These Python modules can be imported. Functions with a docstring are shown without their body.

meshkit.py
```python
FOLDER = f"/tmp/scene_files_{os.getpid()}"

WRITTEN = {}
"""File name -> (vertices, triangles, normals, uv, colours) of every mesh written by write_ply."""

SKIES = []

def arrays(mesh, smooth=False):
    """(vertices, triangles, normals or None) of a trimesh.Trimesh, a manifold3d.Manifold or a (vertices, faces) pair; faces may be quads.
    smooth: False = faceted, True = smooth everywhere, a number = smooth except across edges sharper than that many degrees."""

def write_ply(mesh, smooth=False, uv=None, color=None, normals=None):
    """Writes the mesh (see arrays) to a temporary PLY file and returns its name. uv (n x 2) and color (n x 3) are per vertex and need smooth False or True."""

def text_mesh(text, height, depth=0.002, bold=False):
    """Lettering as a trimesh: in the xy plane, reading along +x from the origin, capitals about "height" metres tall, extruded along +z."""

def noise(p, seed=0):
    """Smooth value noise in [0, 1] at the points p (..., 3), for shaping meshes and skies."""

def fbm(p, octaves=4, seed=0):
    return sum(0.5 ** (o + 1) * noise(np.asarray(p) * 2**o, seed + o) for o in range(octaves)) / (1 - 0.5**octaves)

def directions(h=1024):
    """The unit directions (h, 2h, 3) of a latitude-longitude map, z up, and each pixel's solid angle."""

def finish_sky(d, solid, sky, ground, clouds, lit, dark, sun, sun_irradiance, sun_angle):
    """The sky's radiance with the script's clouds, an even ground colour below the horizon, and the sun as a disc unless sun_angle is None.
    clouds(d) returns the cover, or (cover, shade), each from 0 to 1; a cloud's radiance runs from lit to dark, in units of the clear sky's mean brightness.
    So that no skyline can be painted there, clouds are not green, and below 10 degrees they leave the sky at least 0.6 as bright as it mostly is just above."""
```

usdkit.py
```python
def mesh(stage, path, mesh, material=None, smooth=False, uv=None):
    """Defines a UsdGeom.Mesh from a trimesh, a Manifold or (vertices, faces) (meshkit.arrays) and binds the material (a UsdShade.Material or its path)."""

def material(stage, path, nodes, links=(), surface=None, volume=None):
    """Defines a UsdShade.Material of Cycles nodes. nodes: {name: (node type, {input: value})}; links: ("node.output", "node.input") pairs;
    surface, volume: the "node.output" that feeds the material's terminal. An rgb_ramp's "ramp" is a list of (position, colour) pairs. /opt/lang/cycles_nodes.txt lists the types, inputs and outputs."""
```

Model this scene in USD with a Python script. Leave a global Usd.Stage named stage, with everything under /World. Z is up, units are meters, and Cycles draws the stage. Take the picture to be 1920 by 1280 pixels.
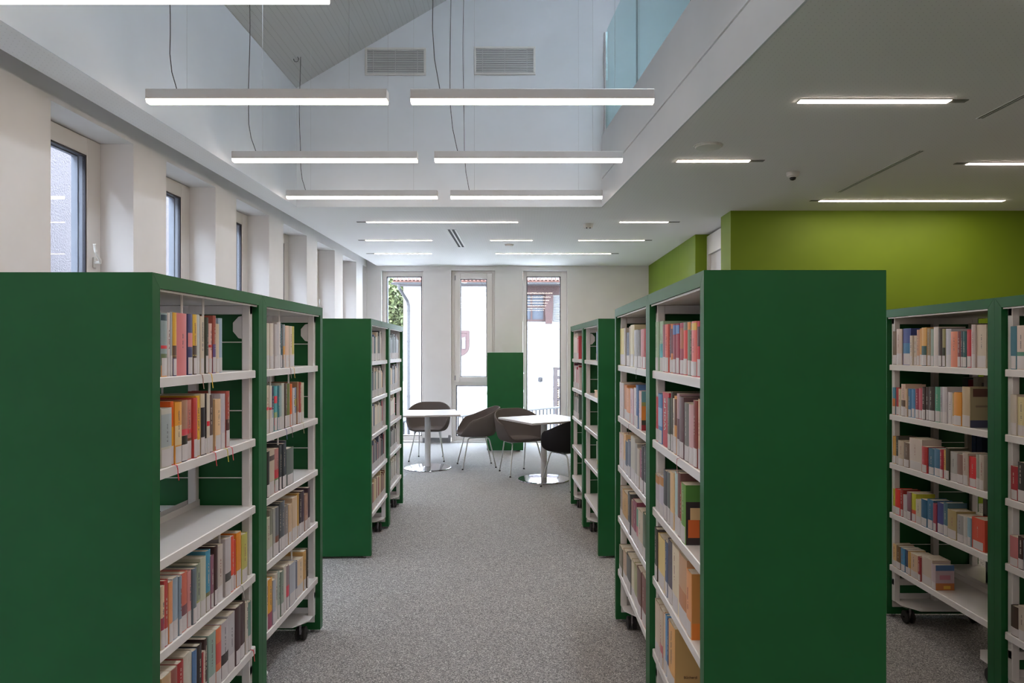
import math, random
import numpy as np
import trimesh
import shapely.geometry as sg
import usdkit, meshkit
from pxr import Usd, UsdGeom, UsdLux, UsdShade, Gf, Sdf

stage = Usd.Stage.CreateInMemory()
UsdGeom.SetStageUpAxis(stage, UsdGeom.Tokens.z)
UsdGeom.SetStageMetersPerUnit(stage, 1.0)
world = UsdGeom.Xform.Define(stage, '/World')
stage.SetDefaultPrim(world.GetPrim())

# ------------------------------------------------------------------ camera, sky, exposure
EYE, FPX, PX, PY = 1.56, 1300.0, 981.0, 656.0          # eye height, focal length and principal point in photo pixels
cam = UsdGeom.Camera.Define(stage, '/World/camera')
cam.AddTranslateOp().Set(Gf.Vec3d(0, 0, EYE))
cam.AddRotateXOp().Set(90.0)
cam.CreateHorizontalApertureAttr(36.0)
cam.CreateVerticalApertureAttr(24.0)
cam.CreateFocalLengthAttr(36.0 * FPX / 1920)
cam.CreateHorizontalApertureOffsetAttr(-(PX - 960) / 1920 * 36)
cam.CreateVerticalApertureOffsetAttr((PY - 640) / 1920 * 36)
cam.CreateClippingRangeAttr(Gf.Vec2f(0.02, 500))
cam.CreateExposureAttr(0.55)
sky = UsdLux.DomeLight.Define(stage, '/World/sky')
sky.CreateIntensityAttr(7.6)
sky.CreateColorAttr(Gf.Vec3f(0.80, 0.89, 1.03))
LAMP, LAMP_HUNG = 28.0, 13.0                            # radiance of the diffusers: recessed and hung lamps

# ------------------------------------------------------------------ materials
MATS = {}
def lin(h):
    h = h.lstrip('#')
    c = [int(h[i:i + 2], 16) / 255 for i in (0, 2, 4)]
    return tuple(x / 12.92 if x <= 0.04045 else ((x + 0.055) / 1.055) ** 2.4 for x in c)
def plain(name, col, rough=0.5, metal=0.0, spec=0.5, **kw):
    if name not in MATS:
        MATS[name] = usdkit.material(stage, '/World/Looks/' + name, {'p': ('principled_bsdf', {'base_color': col, 'roughness': rough, 'metallic': metal, 'specular_ior_level': spec, **kw})}, surface='p.BSDF')
    return MATS[name]
def noisy(name, c1, c2, scale, rough=0.6, bump=0.0, detail=4.0, lo=0.35, hi=0.65, spec=0.4, dist=0.002, bscale=None, **kw):
    nodes = {'g': ('geometry', {}), 'n': ('noise_texture', {'scale': scale, 'detail': detail, 'roughness': 0.6}),
             'r': ('rgb_ramp', {'ramp': [(0, c1), (lo, c1), (hi, c2), (1, c2)]}),
             'p': ('principled_bsdf', {'roughness': rough, 'specular_ior_level': spec, **kw})}
    links = [('g.position', 'n.vector'), ('n.fac', 'r.fac'), ('r.color', 'p.base_color')]
    if bump:
        nodes['n2'] = ('noise_texture', {'scale': bscale or scale, 'detail': 3.0})
        nodes['b'] = ('bump', {'strength': bump, 'distance': dist})
        links += [('g.position', 'n2.vector'), ('n2.fac', 'b.height'), ('b.normal', 'p.normal')]
    MATS[name] = usdkit.material(stage, '/World/Looks/' + name, nodes, links, surface='p.BSDF')
    return MATS[name]
def emis(name, col, strength):
    MATS[name] = usdkit.material(stage, '/World/Looks/' + name, {'e': ('emission', {'color': col, 'strength': strength})}, surface='e.emission')
    return MATS[name]
def pane(name, tint, f0=0.03, refl=(1, 1, 1)):
    """clear glass: transparent mixed with a mirror by Schlick's formula, the same from both sides of each face"""
    MATS[name] = usdkit.material(stage, '/World/Looks/' + name, {
        't': ('transparent_bsdf', {'color': tint}), 's': ('glossy_bsdf', {'color': refl, 'roughness': 0.0}),
        'w': ('layer_weight', {'blend': 0.5}), 'p': ('math', {'math_type': 'power', 'value2': 5.0}),
        'q': ('math', {'math_type': 'multiply_add', 'value2': 0.8, 'value3': f0}), 'm': ('mix_closure', {})},
        [('w.facing', 'p.value1'), ('p.value', 'q.value1'), ('q.value', 'm.fac'), ('t.BSDF', 'm.closure1'), ('s.BSDF', 'm.closure2')], surface='m.closure')
    return MATS[name]

noisy('wall_paint', (0.68, 0.66, 0.65), (0.71, 0.69, 0.68), 3.0, rough=0.75, bump=0.06, bscale=180, dist=0.001)
noisy('upper_paint', (0.66, 0.69, 0.72), (0.69, 0.72, 0.75), 2.0, rough=0.75)
noisy('lime_paint', (0.15, 0.235, 0.004), (0.16, 0.25, 0.005), 3.0, rough=0.6, bump=0.08, bscale=220, dist=0.001)
noisy('shelf_green', (0.0085, 0.106, 0.029), (0.0098, 0.116, 0.032), 6.0, rough=0.40, spec=0.36, bump=0.03, bscale=700, dist=0.0005)
MATS['carpet'] = usdkit.material(stage, '/World/Looks/carpet', {
    'g': ('geometry', {}), 'v': ('voronoi_texture', {'scale': 230.0, 'feature': 'f1', 'randomness': 1.0}), 's': ('separate_color', {'color_type': 'rgb'}),
    'r': ('rgb_ramp', {'ramp': [(0, (0.12, 0.12, 0.123)), (.25, (0.20, 0.197, 0.195)), (.6, (0.30, 0.29, 0.285)), (.85, (0.40, 0.39, 0.38)), (1, (0.60, 0.585, 0.57))]}),
    'n2': ('noise_texture', {'scale': 260.0, 'detail': 2.0}), 'b': ('bump', {'strength': 0.12, 'distance': 0.003}),
    'p': ('principled_bsdf', {'roughness': 0.95, 'specular_ior_level': 0.1})},
    [('g.position', 'v.vector'), ('v.color', 's.color'), ('s.r', 'r.fac'), ('r.color', 'p.base_color'), ('g.position', 'n2.vector'), ('n2.fac', 'b.height'), ('b.normal', 'p.normal')], surface='p.BSDF')
noisy('plaster', (0.036, 0.031, 0.034), (0.058, 0.050, 0.055), 40.0, rough=0.9, bump=0.7, dist=0.02)
noisy('chair_fabric', (0.105, 0.090, 0.085), (0.14, 0.122, 0.115), 500.0, rough=0.9, bump=0.3, spec=0.2, dist=0.001)
noisy('black_fabric', (0.012, 0.011, 0.013), (0.018, 0.017, 0.019), 500.0, rough=0.85, bump=0.3, spec=0.2, dist=0.001)
noisy('render_white', (0.23, 0.222, 0.224), (0.25, 0.242, 0.244), 1.5, rough=0.9)
noisy('terracotta', (0.060, 0.024, 0.017), (0.105, 0.046, 0.034), 6.0, rough=0.85)
noisy('timber_red', (0.020, 0.0065, 0.005), (0.028, 0.009, 0.007), 5.0, rough=0.7)
noisy('timber_brown', (0.018, 0.012, 0.012), (0.027, 0.018, 0.017), 8.0, rough=0.75)
noisy('pavement', (0.42, 0.41, 0.40), (0.55, 0.54, 0.53), 2.0, rough=0.9)
noisy('foliage', (0.035, 0.05, 0.014), (0.10, 0.115, 0.04), 1.8, rough=0.7)
noisy('bark', (0.10, 0.07, 0.05), (0.2, 0.15, 0.11), 9.0, rough=0.9)
noisy('paper', (0.62, 0.55, 0.44), (0.72, 0.66, 0.55), 60.0, rough=0.9, spec=0.1)
plain('white_steel', (0.76, 0.745, 0.735), 0.38)
plain('shelf_top_white', (0.76, 0.745, 0.735), 0.30)
plain('window_frame_paint', (0.66, 0.63, 0.60), 0.45)
plain('frame_gasket', (0.02, 0.02, 0.03), 0.5)
plain('outer_metal', (0.16, 0.175, 0.205), 0.35, 0.3)
plain('chrome', (0.46, 0.46, 0.49), 0.10, 1.0)
plain('satin_steel', (0.66, 0.66, 0.65), 0.30, 1.0)
plain('aluminium', (0.62, 0.60, 0.58), 0.40, 0.2)
plain('rubber', (0.012, 0.012, 0.013), 0.55)
plain('table_white', (0.50, 0.475, 0.47), 0.42)
plain('table_post', (0.62, 0.61, 0.62), 0.40)
plain('vent_dark', (0.40, 0.41, 0.41), 0.7)
plain('vent_metal', (0.62, 0.63, 0.62), 0.5)
plain('slot_dark', (0.03, 0.03, 0.028), 0.8)
plain('slot_grey', (0.16, 0.155, 0.14), 0.7)
plain('device_white', (0.66, 0.65, 0.62), 0.45)
plain('cable_grey', (0.09, 0.09, 0.09), 0.6)
plain('gutter_metal', (0.022, 0.021, 0.023), 0.5, 0.3)
plain('rail_metal', (0.015, 0.015, 0.017), 0.5, 0.3)
plain('grey_base', (0.20, 0.20, 0.21), 0.6)
plain('shield_red', (0.036, 0.013, 0.012), 0.6)
plain('shield_pale', (0.07, 0.064, 0.06), 0.6)
plain('shutter_grey', (0.07, 0.07, 0.075), 0.6)
plain('dark_glass', (0.045, 0.05, 0.06), 0.3, 0.0, 0.05)
plain('spine_label', (0.68, 0.645, 0.65), 0.30)
pane('window_glass', (0.84, 0.86, 0.87))
pane('balcony_glass', (0.80, 0.93, 0.93))
emis('lamp_diffuser', (1.0, 0.83, 0.70), LAMP)
emis('pendant_diffuser', (1.0, 0.83, 0.70), LAMP_HUNG)
def perforated(name, col, hole, cell, size):
    MATS[name] = usdkit.material(stage, '/World/Looks/' + name, {
        'g': ('geometry', {}), 'v': ('voronoi_texture', {'scale': 1.0 / cell, 'randomness': 0.0, 'feature': 'f1'}),
        'm': ('math', {'math_type': 'less_than', 'value2': size}), 'x': ('mix_color', {'a': col, 'b': hole}),
        'p': ('principled_bsdf', {'roughness': 0.85, 'specular_ior_level': 0.2})},
        [('g.position', 'v.vector'), ('v.distance', 'm.value1'), ('m.value', 'x.fac'), ('x.result', 'p.base_color')], surface='p.BSDF')
perforated('ceiling_board', (0.82, 0.81, 0.80), (0.66, 0.65, 0.64), 0.03, 0.22)
perforated('roof_board', (0.62, 0.63, 0.63), (0.48, 0.49, 0.49), 0.022, 0.26)
MATS['mesh_tint'] = usdkit.material(stage, '/World/Looks/mesh_tint', {'a': ('attribute', {'attribute': 'displayColor'}), 'p': ('principled_bsdf', {'roughness': 0.5})}, [('a.color', 'p.base_color')], surface='p.BSDF')
def cover_mat(hexcol, gain=1.45):
    c = lin(hexcol)
    c = tuple(min(0.80, max(0.006, x * gain)) for x in c)
    return plain('cover_' + hexcol.lstrip('#'), c, 0.38)

# ------------------------------------------------------------------ helpers
USED = {}
def uniq(path):
    n = USED.get(path, 0)
    USED[path] = n + 1
    return path if n == 0 else '%s_%03d' % (path, n)
class MB:
    """collects pieces that become one mesh"""
    def __init__(self): self.v, self.f, self.n = [], [], 0
    def add(self, v, f):
        v, f = np.asarray(v, float), np.asarray(f, int)
        self.v.append(v); self.f.append(f + self.n); self.n += len(v); return self
    def tm(self, m): return self.add(m.vertices, m.faces)
    def box(self, x0, x1, y0, y1, z0, z1):
        v = [(x, y, z) for x in (x0, x1) for y in (y0, y1) for z in (z0, z1)]
        f = [(0, 1, 3), (0, 3, 2), (4, 6, 7), (4, 7, 5), (0, 4, 5), (0, 5, 1), (2, 3, 7), (2, 7, 6), (0, 2, 6), (0, 6, 4), (1, 5, 7), (1, 7, 3)]
        return self.add(v, f)
    def bbox(self, x0, x1, y0, y1, z0, z1, b=0.002):
        """box with chamfered edges"""
        c = np.array([(x0 + x1) / 2, (y0 + y1) / 2, (z0 + z1) / 2]); h = np.array([x1 - x0, y1 - y0, z1 - z0]) / 2
        b = min(b, *(h * 0.49)); pts = []
        for s in np.ndindex(2, 2, 2):
            s = np.array(s) * 2 - 1
            for k in range(3):
                e = h - b; e[k] = h[k]; pts.append(c + s * e)
        return self.tm(trimesh.convex.convex_hull(np.array(pts)))
    def tube(self, pts, r, sides=8):
        p = np.asarray(pts, float); t = np.gradient(p, axis=0); t /= np.linalg.norm(t, axis=1, keepdims=True)
        a0 = np.cross(t[0], [0, 0, 1.0] if abs(t[0, 2]) < .9 else [1.0, 0, 0]); a = []
        for q in t:                                             # carry the frame along the path
            a0 = a0 - q * np.dot(a0, q); a0 = a0 / np.linalg.norm(a0); a.append(a0)
        a = np.array(a); b = np.cross(t, a)
        ang = np.arange(sides) * 2 * np.pi / sides
        r = np.broadcast_to(r, (len(p),))
        v = p[:, None] + r[:, None, None] * (np.cos(ang)[None, :, None] * a[:, None] + np.sin(ang)[None, :, None] * b[:, None])
        f = []
        for i in range(len(p) - 1):
            for j in range(sides):
                q = (i * sides + j, i * sides + (j + 1) % sides, (i + 1) * sides + (j + 1) % sides, (i + 1) * sides + j)
                f += [(q[0], q[2], q[1]), (q[0], q[3], q[2])]
        v = v.reshape(-1, 3); n = len(v); v = np.vstack([v, p[:1], p[-1:]]); L = (len(p) - 1) * sides
        for j in range(sides):
            f += [(n, j, (j + 1) % sides), (n + 1, L + (j + 1) % sides, L + j)]
        return self.add(v, f)
    def cyl(self, c, r, z0, z1, n=24, r1=None):
        return self.lathe([(r, z0), (r if r1 is None else r1, z1)], c, n)
    def lathe(self, prof, c=(0, 0), n=32):
        prof = np.asarray(prof, float); ang = np.arange(n) * 2 * np.pi / n
        v = np.stack([c[0] + prof[:, :1] * np.cos(ang), c[1] + prof[:, :1] * np.sin(ang), np.repeat(prof[:, 1:], n, 1)], -1).reshape(-1, 3)
        f = []
        for i in range(len(prof) - 1):
            for j in range(n):
                a, b2, c2, d = i * n + j, i * n + (j + 1) % n, (i + 1) * n + (j + 1) % n, (i + 1) * n + j
                f += [(a, b2, c2), (a, c2, d)]
        m = len(v); v = np.vstack([v, [(c[0], c[1], prof[0, 1]), (c[0], c[1], prof[-1, 1])]]); L = (len(prof) - 1) * n
        for j in range(n):
            f += [(m, (j + 1) % n, j), (m + 1, L + j, L + (j + 1) % n)]
        return self.add(v, f)
    def poly(self, pts, lo, hi, plane='xy'):
        """extruded polygon. plane xy -> z, yz -> x, xz -> y"""
        m = trimesh.creation.extrude_polygon(pts if hasattr(pts, 'area') else sg.Polygon(pts), hi - lo, engine='earcut')
        v = np.array(m.vertices); f = np.array(m.faces)
        if plane == 'yz': v = np.stack([v[:, 2] + lo, v[:, 0], v[:, 1]], 1)
        elif plane == 'xz': v = np.stack([v[:, 0], v[:, 2] + lo, v[:, 1]], 1); f = f[:, ::-1]
        else: v[:, 2] += lo
        return self.add(v, f)
    def ribbon(self, O, I, z0, z1):
        """closed solid between two plan polylines O (outer) and I (inner)"""
        O, I = np.asarray(O, float), np.asarray(I, float); n = len(O)
        v = np.vstack([np.c_[O, np.full(n, z0)], np.c_[O, np.full(n, z1)], np.c_[I, np.full(n, z0)], np.c_[I, np.full(n, z1)]]); f = []
        def q(a, b, c, d): f.extend([(a, b, c), (a, c, d)])
        for i in range(n - 1):
            q(i, i + 1, n + i + 1, n + i); q(2 * n + i + 1, 2 * n + i, 3 * n + i, 3 * n + i + 1)
            q(n + i, n + i + 1, 3 * n + i + 1, 3 * n + i); q(i + 1, i, 2 * n + i, 2 * n + i + 1)
        q(2 * n, 0, n, 3 * n); e = n - 1; q(e, 2 * n + e, 3 * n + e, n + e)
        return self.add(v, f)
    def mesh(self):
        v, f = np.vstack(self.v), np.vstack(self.f)
        return (v, f)
def build(mb, name, mat, parent=None, label=None, smooth=False):
    base = (parent.GetPath().pathString if parent else '/World') + '/' + name
    path = uniq(base)
    m = usdkit.mesh(stage, path, mb.mesh() if isinstance(mb, MB) else mb, MATS[mat] if isinstance(mat, str) else mat, smooth=smooth)
    p = m.GetPrim()
    if label: p.SetCustomDataByKey('label', label)
    return p
def tag(p, label, cat=None, group=None, kind=None):
    p.SetCustomDataByKey('label', label)
    if cat: p.SetCustomDataByKey('category', cat)
    if group: p.SetCustomDataByKey('group', group)
    if kind: p.SetCustomDataByKey('kind', kind)
    return p
def thing(name, label, cat, loc=(0, 0, 0), rz=0.0, group=None, kind=None):
    x = UsdGeom.Xform.Define(stage, uniq('/World/' + name))
    x.AddTranslateOp().Set(Gf.Vec3d(*map(float, loc)))
    if rz: x.AddRotateZOp().Set(float(rz))
    return tag(x.GetPrim(), label, cat, group, kind)
def group_part(name, parent):
    return UsdGeom.Xform.Define(stage, uniq(parent.GetPath().pathString + '/' + name)).GetPrim()
def struct(name, mb, mat, label=None):
    p = build(mb, name, mat)
    p.SetCustomDataByKey('kind', 'structure')
    if label: p.SetCustomDataByKey('label', label)
    return p
def px_on_x(px, X):      # photo column on the plane x = X -> distance along y
    return FPX * X / (px - PX)
def z_at(py, Y): return EYE - (py - PY) * Y / FPX

# ------------------------------------------------------------------ room shell
CEIL, YB, YV = 2.976, 11.66, 6.87            # low ceiling, far wall, far edge of the void
XW, XR = -2.63, 6.5                          # pier faces on the left, right-hand wall
XU = -2.25                                   # upper left wall above the void
def bal(y): return 1.409 - 0.0904 * y        # plan line of the balcony edge
Y0 = -4.0
struct('floor', MB().box(-3.0, XR + .2, Y0 - .2, YB + .3, -0.2, 0.0), 'carpet', 'speckled grey loop carpet floor')
PITCH, OPEN = 1.249, 0.82
wins = [3.859 + PITCH * k for k in range(-6, 7)]
w = MB()
edges = []
for y in wins: edges.append((y, min(y + OPEN, YB - 0.03)))
prev = Y0 - .2
for a, b in edges:
    w.box(-2.96, XW, prev, a, 0, 3.12); prev = b
w.box(-2.96, XW, prev, YB + .3, 0, 3.12)
for a, b in edges: w.box(-2.96, XW, a, b, 2.95, 3.12)
w.box(-2.96, -2.46, Y0 - .2, YB + .3, 3.12, 3.30)
struct('wall_left', w, 'wall_paint', 'white left wall of piers between tall windows')
def upz(x): return 4.155 + 0.583 * (x - XU)
struct('wall_upper_left', MB().box(-2.46, XU, Y0 - .2, YV + .2, CEIL + .301, 4.155).box(XU - .002, XU + .005, -1.5, YV, CEIL + .0005, 4.15), 'upper_paint', 'plain upper wall over the left windows')
RIDGE = 0.9
ur = RIDGE + (RIDGE - XU)
struct('wall_upper_far', MB().poly([(-2.46, CEIL + .3), (ur + .2, CEIL + .3), (ur + .2, 4.1), (RIDGE, upz(RIDGE) + .05), (-2.46, 4.05)], YV, YV + .2, 'xz').box(XU, bal(YV) - .013, YV - .005, YV + .002, CEIL + .0005, 4.1), 'upper_paint', 'gable wall of the void with two vents')
struct('wall_upper_rear', MB().poly([(-2.46, CEIL), (ur + .2, CEIL), (ur + .2, 4.1), (RIDGE, upz(RIDGE) + .05), (-2.46, 4.05)], Y0 - .2, Y0, 'xz'), 'upper_paint')
struct('wall_upper_right', MB().box(ur, ur + .2, Y0 - .2, YV + .2, CEIL + .6, 4.3), 'upper_paint')
room = sg.box(-2.46, Y0 - .2, XR + .2, YB + .3)
void = sg.Polygon([(XU, -1.5), (XU, YV), (bal(YV), YV), (bal(-1.5), -1.5)])
low = room.difference(void)
slab = sg.Polygon([(bal(-1.5) + .014, -1.5), (bal(YV) + .014, YV), (XR + .2, YV), (XR + .2, -1.5)])
struct('ceiling', MB().poly(low, CEIL, CEIL + .30), 'ceiling_board', 'low perforated white ceiling around the void')
struct('floor_upper', MB().poly(slab, CEIL + .29, 3.68), 'upper_paint')
# balcony fascia: two boards with a shadow gap
def strip_along(y0, y1, off0, off1, z0, z1):
    return MB().poly([(bal(y0) + off0, y0), (bal(y0) + off1, y0), (bal(y1) + off1, y1), (bal(y1) + off0, y1)], z0, z1)
struct('trim_1', strip_along(-1.5, YV, -0.012, 0.002, CEIL, 3.243), 'upper_paint', 'lower fascia board of the balcony edge')
struct('trim_2', strip_along(-1.5, YV, -0.012, 0.014, 3.257, 3.68), 'upper_paint', 'upper fascia board of the balcony edge')
# gable roof with a skylight over the right slope
r = MB()
th = 0.2
r.poly([(XU - .25, upz(XU - .25)), (RIDGE, upz(RIDGE)), (RIDGE, upz(RIDGE) + th), (XU - .25, upz(XU - .25) + th)], Y0 - .2, YV + .2, 'xz')
def rz_(x): return upz(RIDGE) - 0.583 * (x - RIDGE)
def rpan(x0, x1, y0, y1): r.poly([(x0, rz_(x0)), (x1, rz_(x1)), (x1, rz_(x1) + th), (x0, rz_(x0) + th)], y0, y1, 'xz')
SK = (1.05, 1.36, 2.4, 5.2)
rpan(RIDGE, SK[0], Y0 - .2, YV + .2); rpan(SK[1], ur + .2, Y0 - .2, YV + .2)
rpan(SK[0], SK[1], Y0 - .2, SK[2]); rpan(SK[0], SK[1], SK[3], YV + .2)
struct('ceiling_sloped', r, 'roof_board', 'sloping perforated roof lining high over the void')
# far wall with three tall windows
FW = [(-2.386, -1.680), (-1.211, -0.475), (-0.005, 0.740)]
ZT = 2.896
w = MB(); prev = -2.96
for a, b in FW:
    w.box(prev, a, YB, YB + .3, 0.085 if prev > -3 and prev < -1 else 0.0, 3.2); w.box(a, b, YB, YB + .3, ZT, 3.2); w.box(a, b, YB + .02, YB + .3, 0, 0.03); prev = b
w.box(prev, XR + .2, YB, YB + .3, 0, 3.2)
struct('wall_far', w, 'wall_paint', 'white end wall with three full-height windows')
b = MB()
b.box(FW[0][1] - .01, FW[1][0] - .03, YB + .03, YB + .28, 0, .085)
b.box(FW[0][1] - .012, FW[0][1] + .03, YB - .004, YB + .03, 0, .085)
b.box(FW[1][0] - .05, FW[1][0] - .01, YB - .004, YB + .03, 0, .13)
struct('baseboard_far', b, 'grey_base', 'grey recessed plinth under the end wall')
# right side: lime green walls, a doorway between them, white outer walls
g = MB()
g.box(2.11, 2.40, 8.50, YB, 0, CEIL); g.box(2.11, 2.40, 7.05, 7.40, 0, CEIL)
g.box(2.40, XR, 7.05, 7.25, 0, CEIL)
struct('wall_right', g, 'lime_paint', 'lime green wall beside and across the right aisle')
struct('wall_right_outer', MB().box(XR, XR + .2, Y0 - .2, YB + .3, 0, 3.0).box(2.4, 2.5, 7.25, YB, 0, CEIL), 'wall_paint')
struct('wall_rear', MB().box(-2.96, XR + .2, Y0 - .2, Y0, 0, 3.1), 'wall_paint')
d = thing('door_1', 'white framed door in the gap between the lime walls', None, (2.27, 7.40, 0), kind='structure')
f = MB(); f.box(-.02, .06, 0, .07, 0, 2.95); f.box(-.02, .06, 1.03, 1.10, 0, 2.95); f.box(-.02, .06, .07, 1.03, 2.72, 2.95)
build(f, 'door_frame', 'white_steel', d)
build(MB().box(.01, .05, .072, 1.028, 0.005, 2.715), 'door_leaf', 'table_post', d)
h = MB().tube([(-.005, .95, 1.05), (-.05, .95, 1.05), (-.06, .93, 1.05), (-.06, .82, 1.05)], .009); build(h, 'door_handle', 'satin_steel', d)

# ------------------------------------------------------------------ windows
WN = [0]
def window(loc, rz, W, H, fl, fr, ft, fb, depth=0.07, transom=None, sash=None, label=None, handle=None, reveal=0.034):
    """local x across, y outwards, z up; loc is the lower left corner of the frame's inner face"""
    WN[0] += 1
    t = thing('window_%d' % WN[0], label, None, loc, rz, kind='structure')
    ou = 0.002
    f = MB()
    f.bbox(ou, fl, 0, depth, 0, H, .004); f.bbox(W - fr, W - ou, 0, depth, 0, H, .004)
    f.bbox(fl - .002, W - fr + .002, .001, depth, H - ft, H - ou, .004); f.bbox(fl - .002, W - fr + .002, .001, depth, 0, fb, .004)
    holes = [(fl, W - fr, fb, H - ft)]
    if transom:
        f.bbox(fl - .002, W - fr + .002, .001, depth, transom[0], transom[1], .004)
        holes = [(fl, W - fr, fb, transom[0]), (fl, W - fr, transom[1], H - ft)]
    build(f, 'window_frame', 'window_frame_paint', t)
    out = []
    for i, (x0, x1, z0, z1) in enumerate(holes):
        if sash and i == len(holes) - 1:
            s = MB(); sw = sash
            s.bbox(x0 - .02, x0 + sw, -.022, depth * .7, z0 - .02, z1 + .02, .005); s.bbox(x1 - sw, x1 + .02, -.022, depth * .7, z0 - .02, z1 + .02, .005)
            s.bbox(x0 + sw - .002, x1 - sw + .002, -.021, depth * .7, z1 - sw, z1 + .02, .005); s.bbox(x0 + sw - .002, x1 - sw + .002, -.021, depth * .7, z0 - .02, z0 + sw, .005)
            build(s, 'sash', 'window_frame_paint', t)
            hg = MB(); hg.tube([(x0 - .012, -.026, z1 - .10), (x0 - .012, -.026, z1 - .02)], .008); hg.tube([(x0 - .012, -.026, z0 + .02), (x0 - .012, -.026, z0 + .10)], .008)
            build(hg, 'hinge', 'grey_base', t)
            x0, x1, z0, z1 = x0 + sw, x1 - sw, z0 + sw, z1 - sw
        g = MB(); k = .012
        g.box(x0, x0 + k, .006, .026, z0, z1); g.box(x1 - k, x1, .006, .026, z0, z1); g.box(x0 + k, x1 - k, .006, .026, z1 - k, z1); g.box(x0 + k, x1 - k, .006, .026, z0, z0 + k)
        build(g, 'gasket', 'frame_gasket', t)
        build(MB().box(x0 + .002, x1 - .002, .012, .018, z0 + .002, z1 - .002), 'pane', 'window_glass', t)
    if reveal:
        o = MB(); x0, x1, z0, z1 = fl, W - fr, fb, H - ft; y0, y1 = .028, depth + reveal
        for k, (q0, q1) in enumerate(((0, .36), (.36, .66), (.66, 1.0))):
            a, b2, n = y0 + q0 * (y1 - y0), y0 + q1 * (y1 - y0), .004 + .010 * (k % 2)
            o.box(x0 - .03, x0 + n, a, b2, z0, z1); o.box(x1 - n, x1 + .03, a, b2, z0, z1); o.box(x0 + n, x1 - n, a, b2, z1 - n, z1 + .03)
        o.box(x0, x1, y0, y1 + .03, z0 - .03, z0 + .006)
        build(o, 'outer_lining', 'outer_metal', t)
    if handle:
        hx, hz = handle; hd = MB()
        hd.bbox(hx - .014, hx + .014, -.012, 0, hz - .035, hz + .035, .004)
        hd.tube([(hx, -.01, hz), (hx, -.045, hz), (hx - .02, -.055, hz + .012), (hx - .07, -.058, hz + .06), (hx - .085, -.058, hz + .11)], .010, 10)
        build(hd, 'window_handle', 'device_white', t)
    return t
ordn = ['nearest', 'second', 'third', 'fourth', 'fifth', 'sixth', 'seventh']
for y, (a, bq) in zip(wins, edges):
    k = round((y - 3.859) / PITCH)
    lab = ('tall pale framed window, %s visible along the left wall' % ordn[k]) if k >= 0 else 'tall left-wall window behind the camera'
    window((-2.85, a + .001, 0.02), 90, bq - a - .002, 2.928, .144, .144, .115, .10, label=lab, handle=(.74, 2.12) if k in (0, 4) else None)
wl = ['tall window at the left of the end wall, with tree outside', 'tall two-part window in the middle of the end wall, opening sash above', 'tall window at the right of the end wall, timber gable outside']
window((FW[0][0], YB + .10, .03), 0, FW[0][1] - FW[0][0], ZT - .03, .07, .04, .09, .075, label=wl[0])
window((FW[1][0], YB + .06, .03), 0, FW[1][1] - FW[1][0], ZT - .03, .075, .065, .06, .075, transom=(.93, 1.00), sash=.075, label=wl[1])
window((FW[2][0], YB + .10, .03), 0, FW[2][1] - FW[2][0], ZT - .03, .062, .105, .09, .075, label=wl[2])

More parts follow.
